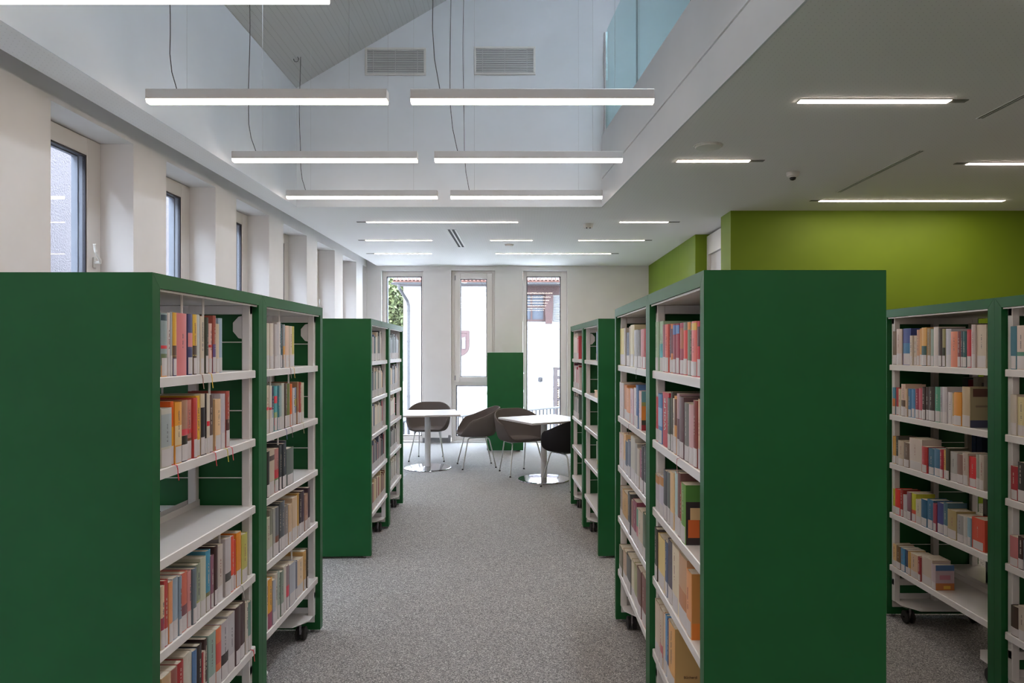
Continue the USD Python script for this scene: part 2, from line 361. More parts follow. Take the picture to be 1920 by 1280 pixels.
# ------------------------------------------------------------------ balcony glass
gl = thing('glass_balustrade', 'clear bluish glass balustrade along the balcony edge', 'balustrade')
cuts = [6.82, 5.645, 4.315, 2.985, 1.655, 0.325, -1.005]
for i in range(len(cuts) - 1):
    build(strip_along(cuts[i + 1] + .006, cuts[i] - .006, .02, .037, 3.68, 4.685), 'glass_panel', 'balcony_glass', gl)
build(strip_along(6.82, 6.868, .01, .05, 3.68, 4.69), 'end_post', 'table_post', gl)
for yc in cuts[1:-1]:
    build(strip_along(yc - .006, yc + .006, .022, .035, 3.68, 4.685), 'panel_joint', 'grey_base', gl)

# ------------------------------------------------------------------ lamps
def diffuser(x0, x1, y, z, wd=.06, hh=.022):
    m = MB(); q = []
    for (a, c) in ((-wd / 2, hh), (-wd / 2, .012), (-wd / 2 + .010, 0), (wd / 2 - .010, 0), (wd / 2, .012), (wd / 2, hh)): q.append((y + a, z + c))
    return m.poly(q, x0, x1, 'yz')
def roof_at(x): return upz(x) if x < RIDGE else rz_(x)
pend = [(2.78, -2.15, -.78, 'left lamp of the row nearest the camera'), (3.93, -2.127, -.767, 'left of the pair hung nearest'), (3.93, -.637, .740, 'right of the pair hung nearest'),
        (5.15, -2.155, -.784, 'left of the middle pair'), (5.15, -.658, .737, 'right of the middle pair'), (6.40, -2.18, -.79, 'left of the farthest hung pair'), (6.40, -.67, .73, 'right of the farthest hung pair')]
for y in (2.74, 1.50, .25, -1.0):
    row = {1.50: 'first', .25: 'second', -1.0: 'third'}.get(y)
    if row: pend.append((y, -2.15, -.78, 'left of the %s unseen row' % row))
    pend.append((y, -.65, .735, ('right of the %s unseen row' % row) if row else 'just beyond the top edge'))
for y, x0, x1, which in pend:
    z = 2.955
    t = thing('pendant_lamp', 'slim glowing linear pendant lamp, ' + which, 'pendant lamp', (0, 0, 0), group='linear pendant lamps in the void')
    build(MB().bbox(x0, x1, y - .031, y + .031, z + .018, z + .075, .003), 'lamp_body', 'aluminium', t)
    build(diffuser(x0 + .003, x1 - .003, y, z), 'diffuser', 'pendant_diffuser', t)
    xc = x0 + .12
    zt = roof_at(xc); pts = []
    for i in range(13):
        u = i / 12; zz = z + .075 + (zt - z - .075) * u
        pts.append((xc - .05 * math.exp(-((u) * 5) ** 2) * 0 + (.05 * max(0, .12 - u) / .12) + .006 * math.sin(7 * u + y * 3), y + .004 * math.sin(9 * u), zz))
    build(MB().tube(pts, .0028, 6), 'power_cable', 'cable_grey', t)
    for xs in (x0 + .22, x1 - .22):
        build(MB().tube([(xs, y, z + .073), (xs, y, roof_at(xs))], .0007, 4), 'suspension_wire', 'satin_steel', t)
    if y == 6.40 and x0 < -1:
        a = np.linspace(0, 2 * np.pi * 1.6, 30)
        build(MB().tube(np.c_[xc - .03 + .022 * np.cos(a), y - .01 - .0015 * a, zt - .03 + .024 * np.sin(a)], .003, 6), 'cable_loop', 'cable_grey', t)
rec = [(7.67, -1.73, -.06, -1.84, 'long lamp nearest the void'), (7.67, 1.07, 1.60, 1.73, 'short lamp by the lime wall, nearest row'), (8.94, -2.03, -1.18, -2.125, 'left lamp of the middle far row'),
       (8.94, -.42, .117, None, 'short central lamp of the middle far row'), (8.94, .715, 1.56, 1.66, 'right lamp of the middle far row'), (10.17, -2.175, -1.346, -2.30, 'left lamp of the last row'),
       (10.17, -.40, 1.283, 1.40, 'long one nearest the end wall'), (5.185, 1.153, 1.69, 1.80, 'short one below the round speaker'), (5.26, 3.37, 5.4, 3.275, 'lamp cut by the right edge'),
       (3.94, 1.568, 2.42, 2.52, 'nearest lamp over the right aisle'), (6.57, 2.81, 4.55, 2.72, 'long lamp in front of the lime wall')]
rec += [(2.66, 1.9, 2.5, None, 'beyond the top of the picture'), (1.40, 1.9, 3.3, None, 'first one behind the right aisle'), (.10, 2.4, 4.1, None, 'second one behind the right aisle'), (-1.2, 1.9, 3.3, None, 'third one behind the right aisle'), (-2.45, -1.7, 0, None, 'by the rear wall')]
for y, x0, x1, xe, which in rec:
    t = thing('ceiling_lamp', 'thin glowing linear lamp in the low ceiling, ' + which, 'ceiling lamp', (0, 0, 0), group='linear lamps in the low ceiling')
    build(MB().box(x0 - .004, x1 + .004, y - .03, y + .03, CEIL - .004, CEIL), 'trim_channel', 'aluminium', t)
    build(MB().box(x0, x1, y - .025, y + .025, CEIL - .007, CEIL - .004), 'diffuser', 'lamp_diffuser', t)
    if xe is not None:
        a, c = sorted((xe, x1 + .004 if xe > x1 else x0 - .004))
        build(MB().box(a, c, y - .022, y + .022, CEIL - .004, CEIL), 'channel_end', 'slot_grey', t)

# ------------------------------------------------------------------ ceiling fittings
def slot(x, y0, y1, label, wdt=.045):
    t = thing('slot_diffuser', label, 'air diffuser', (x, (y0 + y1) / 2, CEIL))
    L = (y1 - y0) / 2
    fr = MB(); fr.box(-wdt, -wdt * .66, -L, L, -.004, 0); fr.box(wdt * .66, wdt, -L, L, -.004, 0); fr.box(-wdt * .16, wdt * .16, -L, L, -.004, 0)
    build(fr, 'slot_frame', 'device_white', t)
    for s in (-1, 1): build(MB().box(s * wdt * .41 - wdt * .25, s * wdt * .41 + wdt * .25, -L, L, -.0015, 0), 'slot_opening', 'slot_dark', t)
slot(-.85, 8.15, 9.54, 'twin black slot air diffuser in the middle of the far ceiling', .06)
slot(2.83, 4.93, 6.22, 'slot air diffuser running toward the lime wall', .022)
slot(2.79, 3.0, 4.24, 'slot air diffuser near the upper right corner', .022)
t = thing('ceiling_speaker', 'flat round white ceiling speaker beside the balcony', 'speaker', (1.285, 4.81, CEIL))
build(MB().lathe([(.09, 0), (.092, -.006), (.085, -.014), (.03, -.018)][::-1], n=32), 'cover', 'device_white', t, smooth=30)
build(MB().lathe([(.1, 0), (.1, -.004)][::-1], n=32), 'rim', 'device_white', t)
t = thing('ceiling_camera', 'small dome camera with black lens on the right ceiling', 'camera', (2.15, 5.53, CEIL))
build(MB().lathe([(.02, -.045), (.045, -.03), (.05, -.01), (.05, 0)], n=24), 'housing', 'device_white', t, smooth=30)
build(MB().lathe([(.006, -.064), (.02, -.058), (.026, -.04)], n=20), 'lens', 'rubber', t, smooth=40)
t = thing('motion_sensor', 'white motion sensor with two dark eyes on the far ceiling', 'sensor', (.73, 7.8, CEIL))
build(MB().lathe([(.045, -.05), (.055, -.03), (.06, 0)], n=24), 'housing', 'device_white', t, smooth=30)
for s in (-1, 1): build(MB().lathe([(.006, -.055), (.01, -.045)], (s * .018, -.035), 10), 'sensor_eye', 'rubber', t)
t = thing('smoke_detector', 'flat white disc detector by the short central lamp', 'detector', (-.19, 9.3, CEIL))
build(MB().lathe([(.04, -.03), (.055, -.022), (.06, 0)], n=24), 'housing', 'device_white', t, smooth=30)
build(MB().lathe([(.066, -.005), (.066, 0)], n=24), 'base_ring', 'device_white', t)
def vent(x0, x1, z0, z1, label):
    t = thing('wall_vent', label, 'vent', ((x0 + x1) / 2, YV, (z0 + z1) / 2), group=None)
    W, H = (x1 - x0) / 2, (z1 - z0) / 2
    f = MB(); k = .022
    f.bbox(-W - k, W + k, -.012, 0, H, H + k); f.bbox(-W - k, W + k, -.012, 0, -H - k, -H); f.bbox(-W - k, -W, -.012, 0, -H, H); f.bbox(W, W + k, -.012, 0, -H, H)
    build(f, 'vent_frame', 'device_white', t)
    build(MB().box(-W, W, -.002, 0, -H, H), 'vent_back', 'vent_dark', t)
    n = 13
    for i in range(n):
        z = -H + (i + .5) * 2 * H / n
        v = [(-W, -.010, z - .004), (W, -.010, z - .004), (W, -.002, z + .006), (-W, -.002, z + .006), (-W, -.009, z - .0055), (W, -.009, z - .0055), (W, -.001, z + .0045), (-W, -.001, z + .0045)]
        build(MB().add(v, [(0, 1, 2), (0, 2, 3), (4, 6, 5), (4, 7, 6), (0, 4, 5), (0, 5, 1), (3, 2, 6), (3, 6, 7), (0, 3, 7), (0, 7, 4), (1, 5, 6), (1, 6, 2)]), 'louvre', 'vent_metal', t)
    for u in (-.78, 0, .78): build(MB().box(u * W - .004, u * W + .004, -.0125, -.0095, -H, H), 'louvre_bar', 'vent_metal', t)
vent(-1.545, -.985, 4.30, 4.53, 'louvred air vent, left of the two high on the gable wall')
vent(-.465, .10, 4.305, 4.54, 'louvred air vent, right of the two high on the gable wall')

# ------------------------------------------------------------------ mobile bookcases
TP, D, H0 = .045, .536, 1.795
LEVELS = [1.475, 1.187, .905, .617, .312]
def bookcase(label, near, L, side, rz=0.0, H=H0, levels=LEVELS, width=D, lip=-.010, gus=True, group='mobile bookcases with green panels'):
    """near: world x, y of the near corner of the face towards the aisle; side +1 if that face looks to +x"""
    c, s = math.cos(math.radians(rz)), math.sin(math.radians(rz)); off = -side * width / 2
    loc = (near[0] + c * off, near[1] + s * off, 0)
    t = thing('mobile_bookcase', label, 'bookcase', loc, rz, group)
    h, e, z0 = width / 2, .0006, .018
    for (a, b_) in ((e, TP), (L - TP, L - e)):
        if a < L / 2: pts = [(a, z0), (b_, z0), (b_, H - TP - .0008), (a, H - .0008)]
        else: pts = [(a, z0), (b_, z0), (b_, H - .0008), (a, H - TP - .0008)]
        build(MB().poly(pts, -h, h, 'yz'), 'end_panel', 'shelf_green', t)
    build(MB().poly([(e + .0008, H), (TP + .0004, H - TP), (L - TP - .0004, H - TP), (L - e - .0008, H)], -h, h, 'yz'), 'top_panel', 'shelf_green', t)
    ln = MB(); ln.box(-h + .006, h - .006, TP + .003, L - TP - .003, H - TP - .003, H - TP - .0008); ln.box(-h + .006, -h + .008, TP + .003, L - TP - .003, H - TP - .008, H - TP - .003); ln.box(h - .008, h - .006, TP + .003, L - TP - .003, H - TP - .008, H - TP - .003)
    build(ln, 'top_liner', 'white_steel', t)
    ftm = MB()
    for a in (TP / 2, L - TP / 2):
        for u in (-h + .05, h - .05): ftm.cyl((u, a), .012, 0, z0 + .002, 10)
    build(ftm, 'levelling_feet', 'chrome', t)
    ends = ((TP + .004, TP + .034, TP + .019), (L - TP - .034, L - TP - .004, L - TP - .019))
    zb = .10
    for (a, b_, m) in ends:
        for u in (-h + .042, 0, h - .042): build(MB().bbox(u - .017, u + .017, a, b_, zb, H - TP - .003, .003), 'post', 'white_steel', t)
        build(MB().bbox(-h + .025, h - .025, a + .002, b_ - .002, H - TP - .04, H - TP - .004, .002), 'top_rail', 'white_steel', t)
        build(MB().bbox(-h + .025, h - .025, a + .002, b_ - .002, .195, .232, .002), 'bottom_rail', 'white_steel', t)
        for lv in levels: build(MB().tube([(-h + .04, m, lv + .118), (h - .04, m, lv + .118)], .0028, 6), 'cross_wire', 'white_steel', t)
        for u in ((-1, 1) if gus else ()):
            q = [(0, -.055), (-.022, -.05), (-.045, -.022), (-.045, .015), (-.022, .040), (0, .045)]
            build(MB().poly([(u * (h - .055 + x), H - .135 + z) for x, z in q], m - .004, m + .004, 'xz'), 'gusset_plate', 'white_steel', t)
        dirn = 1 if a < L / 2 else -1
        y1 = m + dirn * .17; ya, yb = sorted((m - dirn * .018, y1))
        pl = MB().poly([(-h + .03, m - dirn * .018), (h - .03, m - dirn * .018), (h - .03, m + dirn * .08), (h - .09, y1), (-h + .09, y1), (-h + .03, m + dirn * .08)], .102, .108)
        pl.box(-h + .03, h - .03, *sorted((m - dirn * .018, m - dirn * .014)), .06, .14)
        build(pl, 'base_plate', 'white_steel', t)
        for u in (-1, 1):
            cx, cy = u * (h - .075), m + dirn * .06
            ca = MB(); ca.cyl((cx, cy), .026, .088, .103, 16); ca.box(cx - .006, cx + .006, cy - .03, cy + .012, .035, .09); ca.tube([(cx - .026, cy - .012, .036), (cx + .026, cy - .012, .036)], .006, 8)
            cp = build(ca, 'caster_fork', 'chrome', t)
            for q in (-1, 1):
                wv = MB().lathe([(.030, -.009), (.036, -.005), (.036, .005), (.030, .009)], n=18); vv, ff = wv.mesh(); vv = np.c_[vv[:, 2] + cx + q * .017, vv[:, 0] + cy - .012, vv[:, 1] + .036]
                build((vv, ff), 'caster_wheel', 'rubber', cp, smooth=35)
    for lv in levels:
        for u in (-1, 1):
            xa, xb = sorted((u * .022, u * (h + lip)))
            y0, y1 = TP + .010, L - TP - .010
            pts = [(u * .020, lv + .026), (u * .023, lv + .026), (u * .023, lv), (u * (h + lip - .003), lv), (u * (h + lip), lv - .003), (u * (h + lip), lv - .032), (u * (h + lip - .012), lv - .032), (u * (h + lip - .012), lv - .014), (u * .020, lv - .014)]
            build(MB().poly(pts, y0, y1, 'xz'), 'shelf', 'shelf_top_white', t)
    return t
def support(t, L, u, lv_above, y, drop=.115, width=D):
    """wire book support hanging from the shelf above"""
    h = width / 2; x0, x1 = u * (h - .035), u * .06
    pts = [(x0, y, lv_above), (x0, y, lv_above - drop + .02), (x0 - u * .006, y, lv_above - drop + .006), (x0 - u * .02, y, lv_above - drop), (x1 + u * .02, y, lv_above - drop), (x1 + u * .006, y, lv_above - drop + .006), (x1, y, lv_above - drop + .02), (x1, y, lv_above)]
    build(MB().tube(pts, .004, 6), 'book_support', 'white_steel', t)
XL, XRF, XO = -1.12, .531, 2.127
LBAY, RBAY, OBAY = .889, .985, .93
UN = {}
UN['L1a'] = (bookcase('nearest left bookcase, one whole shelf empty', (XL, 2.093), LBAY, 1), XL, 2.093, LBAY, 1)
UN['L1b'] = (bookcase('second left bookcase, joined behind the nearest one', (XL, 2.093 + LBAY), LBAY, 1), XL, 2.093 + LBAY, LBAY, 1)
UN['R1a'] = (bookcase('nearest right bookcase with red books on its top shelf', (XRF, 2.037), .92, -1, gus=False), XRF, 2.037, .92, -1)
UN['R1b'] = (bookcase('second right bookcase, joined behind the nearest right one', (XRF, 2.957), 1.06, -1, gus=False), XRF, 2.957, 1.06, -1)
UN['Oa'] = (bookcase('outer right bookcase seen past the nearest right one', (XO, 3.13), .97, -1, gus=False), XO, 3.13, .97, -1)
UN['Ob'] = (bookcase('outer right bookcase cut by the right edge of the picture', (XO, 2.17), .96, -1, gus=False), XO, 2.17, .96, -1)
R2 = 2.38
dl = (-math.sin(math.radians(R2)), math.cos(math.radians(R2)))
L2 = (-1.139, 5.19); L2b = (L2[0] + dl[0] * .915, L2[1] + dl[1] * .915)
UN['L2a'] = (bookcase('far left bookcase whose green end panel faces the camera', L2, .915, 1, R2),)
UN['L2b'] = (bookcase('farthest bookcase of the left row, nearest the tables', L2b, .915, 1, R2),)
R3 = 2.69
dr = (-math.sin(math.radians(R3)), math.cos(math.radians(R3)))
P2 = (.563, 5.19); P2b = (P2[0] + dr[0] * .905, P2[1] + dr[1] * .905)
UN['R2a'] = (bookcase('nearly empty far right bookcase with a few single books', P2, .905, -1, R3),)
UN['R2b'] = (bookcase('farthest bookcase of the right row, beside the round-based table', P2b, .905, -1, R3),)
bookcase('low green bookcase standing against the end wall', (0.0, 10.67), .88, 1, 0, H=1.52, levels=[1.19, .905, .617, .312], width=.556, lip=.010)

# ------------------------------------------------------------------ books
NAMES = [('black', (30, 28, 28)), ('dark grey', (70, 70, 72)), ('grey', (135, 135, 138)), ('pale grey', (165, 162, 165)), ('cream', (180, 168, 145)), ('off-white', (182, 174, 168)), ('tan', (176, 140, 100)),
         ('brown', (110, 78, 62)), ('dark brown', (62, 42, 40)), ('red', (165, 45, 48)), ('dark red', (130, 42, 46)), ('brick red', (150, 70, 60)), ('orange', (200, 105, 45)), ('yellow', (195, 150, 60)), ('olive', (150, 150, 70)),
         ('pink', (185, 115, 115)), ('mauve', (125, 88, 102)), ('blue', (70, 110, 150)), ('navy', (58, 64, 110)), ('pale blue', (140, 155, 170)), ('teal', (70, 130, 135)), ('green', (85, 130, 80)), ('grey-green', (110, 125, 110)), ('dark green', (60, 75, 60))]
def colour_name(hx):
    c = np.array([int(hx[i:i + 2], 16) for i in (1, 3, 5)], float)
    return min(NAMES, key=lambda n: np.abs(c - np.array(n[1])).sum())[0]
def arc(t, d=0.0, frac=1.0, bulge=.003, n=7):
    u = np.linspace(-1, 1, n) * frac
    return np.c_[-bulge * u ** 2 + d, u * t / 2]
BR = random.Random(11)
ORD = ['first', 'second', 'third', 'fourth', 'fifth', 'sixth', 'seventh', 'eighth', 'ninth', 'tenth', 'eleventh', 'twelfth', 'thirteenth', 'fourteenth', 'fifteenth', 'sixteenth', 'seventeenth', 'eighteenth', 'nineteenth', 'twentieth', 'twenty-first', 'twenty-second', 'twenty-third']
SHELFN = ['top', 'second', 'third', 'fourth', 'lowest']
UNAME = {'L1a': 'nearest left bookcase', 'L1b': 'second left bookcase', 'R1a': 'nearest right bookcase', 'R1b': 'second right bookcase', 'Oa': 'outer right bookcase', 'Ob': 'bookcase cut by the right edge',
         'R2a': 'nearly empty far right bookcase'}
def book(loc, rz, t, h, d, hx, bands=(), ribbon=None, label='', group=None, lab=True, marks=True, text=None, art=None, rx=0.0):
    p = thing('book', label, 'book', loc, rz, group)
    if rx: UsdGeom.Xformable(p).AddRotateXOp().Set(rx)
    hard = t > .022 and BR.random() < .6
    c = .0024 if hard else .0009
    c = min(c, t * .2)
    O = np.vstack([[(-d, -t / 2)], arc(t), [(-d, t / 2)]]); I = np.vstack([[(-d, -t / 2 + c)], arc(t - 2 * c, -c), [(-d, t / 2 - c)]])
    build(MB().ribbon(O, I, 0, h), 'cover', cover_mat(hx), p)
    e = .003 if hard else .0006
    build(MB().box(-d + e + .0005, -.0045 - c, -t / 2 + c, t / 2 - c, e, h - e), 'page_block', 'paper', p)
    def strip(z0, z1, frac, off, name, mat, lbl=None):
        build(MB().ribbon(arc(t, off, frac), arc(t, -.0004, frac), z0, z1), name, mat, p, lbl)
    for (a, b_, col) in bands:
        strip(a * h, b_ * h, 1.0, .0003, 'spine_band', cover_mat(col))
    if lab:
        lh = min(.062, h * .3) * BR.uniform(.9, 1.08)
        strip(.003, lh, BR.uniform(.74, .97), .0007, 'spine_label', 'spine_label')
    lum = sum(int(hx[i:i + 2], 16) for i in (1, 3, 5)) / 3
    if text:
        tm = meshkit.text_mesh(text[0], text[1], .0004, bold=True); v = np.array(tm.vertices)
        w_ = v[:, 0].max() - v[:, 0].min(); v[:, 0] -= v[:, 0].min(); v[:, 1] -= (v[:, 1].max() + v[:, 1].min()) / 2
        # reads upwards along the spine
        vv = np.c_[.0006 + v[:, 2] - .003 * (v[:, 1] / (t / 2)) ** 2, -v[:, 1] * 1.0, v[:, 0] * (text[2] / w_) + text[3]]
        vv[:, 1] *= 1.0
        ff = np.array(tm.faces)
        build((vv, ff), 'spine_lettering', 'device_white', p, label='white lettering reading %s' % text[0])
    elif marks and BR.random() < .5:
        m = MB(); z = h * BR.uniform(.40, .5); ze = h * BR.uniform(.7, .92); wv = min(t * BR.uniform(.10, .17), .0034)
        yo = BR.uniform(-.08, .08) * t
        while z < ze:
            L = BR.uniform(.0022, .0042); m.box(-.0003, .0007, yo - wv * BR.uniform(.5, 1), yo + wv * BR.uniform(.5, 1), z, z + L * .55); z += L
            if BR.random() < .2: z += .006
        build(m, 'spine_print', cover_mat('#b0a89c' if lum < 115 else BR.choice(['#6a6064', '#5e6068', '#8a5a58'])), p)
    if art:
        side, patches = art; y = side * t / 2
        for k, (u0, u1, v0, v1, col) in enumerate(patches):
            a, b_ = sorted((y, y + side * (.0003 + .00022 * k)))
            build(MB().box(-u1 * d, -u0 * d - .004, a, b_, v0 * h, v1 * h), 'cover_picture', cover_mat(col), p)
    if ribbon:
        pts = np.array([(-.012, 0, .0012), (.004, 0, .0012), (.0125, .001, -.002), (.0145, .003, -.016), (.0135, .007, -.034), (.0150, .009, -.052)])
        vv, ff = [], []
        for i, q in enumerate(pts):
            wv = .0028
            vv += [q + (0, -wv, 0), q + (0, wv, 0), q + (.0006, -wv, .0004), q + (.0006, wv, .0004)]
        for i in range(len(pts) - 1):
            a = 4 * i; b_ = a + 4
            for k in ((0, 1), (3, 2), (2, 0), (1, 3)): ff += [(a + k[0], b_ + k[1], b_ + k[0]), (a + k[0], a + k[1], b_ + k[1])]
        build((np.array(vv), ff), 'ribbon_bookmark', cover_mat(ribbon), p)
    return p
SUPPORTS = {('L1a', 0): (391, 348), ('L1a', 1): (408,), ('L1a', 3): (427,), ('L1b', 0): (531,), ('L1b', 1): (519, 550), ('L1b', 2): (533,), ('L1b', 4): (553,)}
def shelf_books(unit, lvl, crop, x0, rows, slack=.0006):
    """rows: right edge (crop px), top (crop px), colour, then options; positions come from where the spines stand on the shelf"""
    t, xf, yn, L, side = UN[unit]
    ox, oy, sc = crop; X = xf - side * .012
    xs = [x0] + [q[0] for q in rows]
    ys = [px_on_x(ox + x / sc, X) for x in xs]
    lo, hi = yn + TP + .036, yn + L - TP - .036
    if max(ys) > hi: ys = [lo + (v - lo) * (hi - lo) / (max(ys) - lo) if v > lo else v for v in ys]
    if min(ys) < lo: ys = [hi - (hi - v) * (hi - lo) / (hi - min(ys)) for v in ys]
    gaps = set()
    for px in SUPPORTS.get((unit, lvl), ()):                       # wire supports stand in a gap between two books
        k = int(np.argmin([abs(v - px_on_x(px, X)) for v in ys])); gaps.add(k)
    for k in gaps:
        support(t, L, side, (H0 - TP - .004) if lvl == 0 else LEVELS[lvl - 1] - .016, ys[k] - yn, drop=.16 if lvl == 0 else .10)
    n = len(rows)
    for i, q in enumerate(rows):
        opt = q[3] if len(q) > 3 else {}
        ya, yb = sorted((ys[i], ys[i + 1])); ym = (ya + yb) / 2
        ka, kb = (i, i + 1) if ys[i] <= ys[i + 1] else (i + 1, i)
        if ka in gaps: ya += .0052
        if kb in gaps: yb -= .0052
        ym = (ya + yb) / 2; tk = max(.006, yb - ya - slack)
        z = LEVELS[lvl]
        front = ya if side > 0 else yb
        h = z_at(oy + q[1] / sc, ym) - z
        h = min(max(h, .13), (LEVELS[lvl - 1] - LEVELS[lvl] - .035) if lvl else .262)
        d = min(max(h * .66 + BR.uniform(-.012, .012), .10), .185)
        nm = colour_name(q[2])
        size = ('thick ' if tk > .042 else 'thin ' if tk < .017 else '')
        tall = 'tall ' if h > .235 else 'small ' if h < .175 else ''
        label = opt.get('label') or '%s%s%s book, %s from left, %s shelf, %s' % (tall, size, nm, ORD[i], SHELFN[lvl], UNAME[unit])
        dx = BR.uniform(-.005, .002) + opt.get('dx', 0)
        book((X + side * dx, ym, z + .0004), 0 if side > 0 else 180, tk, h, d, q[2], opt.get('bands', ()), opt.get('ribbon'), label, 'books on the %s shelf of the %s' % (SHELFN[lvl], UNAME[unit]),
             opt.get('lab', True), True, opt.get('text'), opt.get('art'))
A1, A2, A4, A5 = (290, 560, 7.11), (290, 720, 7.11), (290, 960, 7.11), (290, 1110, 7.53)
shelf_books('L1a', 0, A1, 68, [(152, 190, '#7f8f92', {'bands': [(.0, .18, '#c58a45'), (.18, .36, '#5a6a4c'), (.44, .49, '#c03a40'), (.88, .97, '#2f4450')]}), (190, 185, '#b9b2b0'), (228, 178, '#8f9296'),
    (282, 185, '#d0983c', {'bands': [(.0, .28, '#46486a'), (.28, .48, '#5a4538'), (.31, .325, '#c9b060')]}), (428, 195, '#bd7072', {'label': 'thick pink book with fine print on the top shelf, nearest left bookcase', 'lab': False}),
    (500, 205, '#4a4c70', {'bands': [(.0, .42, '#3c3f66'), (.46, .69, '#d07f80')]}), (555, 210, '#d0a040', {'bands': [(.0, .48, '#4a3d34'), (.31, .33, '#b8a860')]}), (612, 215, '#a9adaa', {'ribbon': '#8a6a60'}), (668, 235, '#b5aa9a'),
    (715, 250, '#3a4038', {'ribbon': '#c8a030'}), (768, 330, '#cda39a', {'bands': [(.52, .57, '#b83a3a')]}), (810, 225, '#8d4a40', {'bands': [(.0, .5, '#5a4a78')]}), (860, 335, '#b7a88f'), (915, 260, '#8b9dae')])
shelf_books('L1a', 1, A2, 72, [(215, 320, '#a9a79c', {'bands': [(.35, .9, '#8d9698')]}), (258, 230, '#c4571f', {'ribbon': '#b02a38', 'bands': [(.1, .6, '#cc8a2a')]}), (350, 240, '#cf8a35', {'bands': [(.3, .62, '#c8b088')]}), (430, 215, '#8f6a56', {'bands': [(.0, .42, '#262220'), (.43, .53, '#b8404a')]}),
    (505, 210, '#a86a62', {'bands': [(.18, .36, '#6a4a38'), (.44, .51, '#c83a45')]}), (560, 185, '#a8403c'), (615, 155, '#d59a2c'), (668, 130, '#b5aa96', {'bands': [(.0, .78, '#26242a')]}), (695, 125, '#2d2628'), (735, 125, '#b9b0a3', {'bands': [(.46, .54, '#c02a35')]}),
    (802, 150, '#54433f', {'ribbon': '#b83a42'}), (885, 200, '#c9a47d', {'bands': [(.01, .09, '#b83a35')]}), (950, 130, '#a7a1a8', {'ribbon': '#b0a830'}), (1000, 92, '#93463d', {'bands': [(.26, .50, '#4a2a28')], 'ribbon': '#c04a55'})])
shelf_books('L1a', 3, A4, 86, [(135, 985, '#b9a98d', {'bands': [(.3, .5, '#8a3a4a')]}), (190, 905, '#9b3d3a'), (245, 925, '#c08358'), (325, 870, '#8494a3'), (365, 850, '#6e7f8f'), (450, 805, '#b5604f', {'bands': [(.2, .45, '#6a4048')]}), (500, 780, '#b07a78'), (555, 745, '#55606a'), (620, 690, '#77806e', {'bands': [(.15, .35, '#8f9058')]}),
    (695, 600, '#a3a593'), (760, 510, '#3f7f98', {'bands': [(.0, .32, '#6a6a48')]}), (805, 575, '#7c5564'), (855, 450, '#3a2626'), (940, 440, '#aaa19a'), (1025, 340, '#a9a4a6', {'bands': [(.26, .4, '#3a3838')]}), (1075, 320, '#c8452a'), (1103, 365, '#b0402f'), (1165, 265, '#c97c25', {'ribbon': '#8a8a88'}), (1240, 285, '#a3a156')])
shelf_books('L1a', 4, A5, 104, [(240, 1170, '#a68a68'), (345, 1075, '#7d4a40'), (435, 985, '#8f2a2a'), (560, 865, '#a8a498'), (620, 815, '#4d6d94'), (690, 740, '#26201f'), (712, 850, '#8f3a3d', {'lab': False}), (740, 830, '#b8aca0', {'lab': False}), (780, 655, '#3a2c2c'), (885, 575, '#7d948c'),
    (960, 500, '#c46a45', {'bands': [(.4, .75, '#b84a40')]}), (1065, 410, '#a39fa3', {'bands': [(.05, .45, '#2a2426')]}), (1165, 300, '#a5a2a6'), (1240, 200, '#3b2326'), (1320, 155, '#3f2a2c'), (1360, 135, '#b0aaa0'), (1405, 132, '#5f7f76', {'ribbon': '#b02a35'})])
B1, B2, B3, B4, B5 = (480, 580, 6.4), (490, 680, 8), (490, 810, 8), (490, 900, 8), (490, 1010, 6.735)
shelf_books('L1b', 0, B1, 108, [(150, 165, '#b5ac9f'), (185, 168, '#b9b0a6'), (205, 165, '#b3a9a3'), (240, 178, '#a39d9e'), (270, 155, '#a6a1a3'), (297, 152, '#bdb7b5'), (318, 170, '#3f5a60'), (345, 180, '#8a9096', {'bands': [(.2, .5, '#c09050')]}), (390, 195, '#c3a996', {'ribbon': '#5a3a38'}), (425, 200, '#b8aa9a', {'ribbon': '#c8a040'}), (462, 203, '#b1a445', {'bands': [(.0, .32, '#b8ac98')]})])
shelf_books('L1b', 1, B2, 62, [(115, 340, '#b5aa98', {'bands': [(.49, .55, '#c83a45')]}), (155, 345, '#b3a99e', {'bands': [(.49, .54, '#c83a45')]}), (190, 360, '#2f3350', {'bands': [(.0, .5, '#8a92a0')]}), (245, 350, '#4a8f97', {'bands': [(.62, .78, '#c83a48'), (.13, .3, '#c03a45'), (.3, .42, '#8a9a6a')]}), (270, 345, '#2f6672'), (305, 340, '#7f9396'), (345, 305, '#a9a9a1', {'ribbon': '#4a5a8a'}), (385, 310, '#4f443f'), (430, 310, '#5f6a35', {'ribbon': '#5a4048'}),
    (468, 315, '#d55c1e'), (500, 380, '#b7b4b8'), (535, 370, '#6b7a90', {'bands': [(.5, .7, '#8a8a48')]}), (560, 285, '#8a6a50'), (600, 290, '#8e3b30', {'ribbon': '#b0a890'}), (640, 297, '#a9a58f')])
shelf_books('L1b', 2, B3, 66, [(110, 290, '#262322'), (205, 255, '#ab9d8b', {'bands': [(.75, .86, '#4a3a38'), (.14, .3, '#6a4a48')]}), (270, 245, '#a06a68', {'bands': [(.32, .52, '#a8303a'), (.2, .32, '#5a7a4a')]}), (310, 200, '#3c4044'), (360, 170, '#2b2f36'), (382, 125, '#444b58'), (490, 235, '#59615e')])
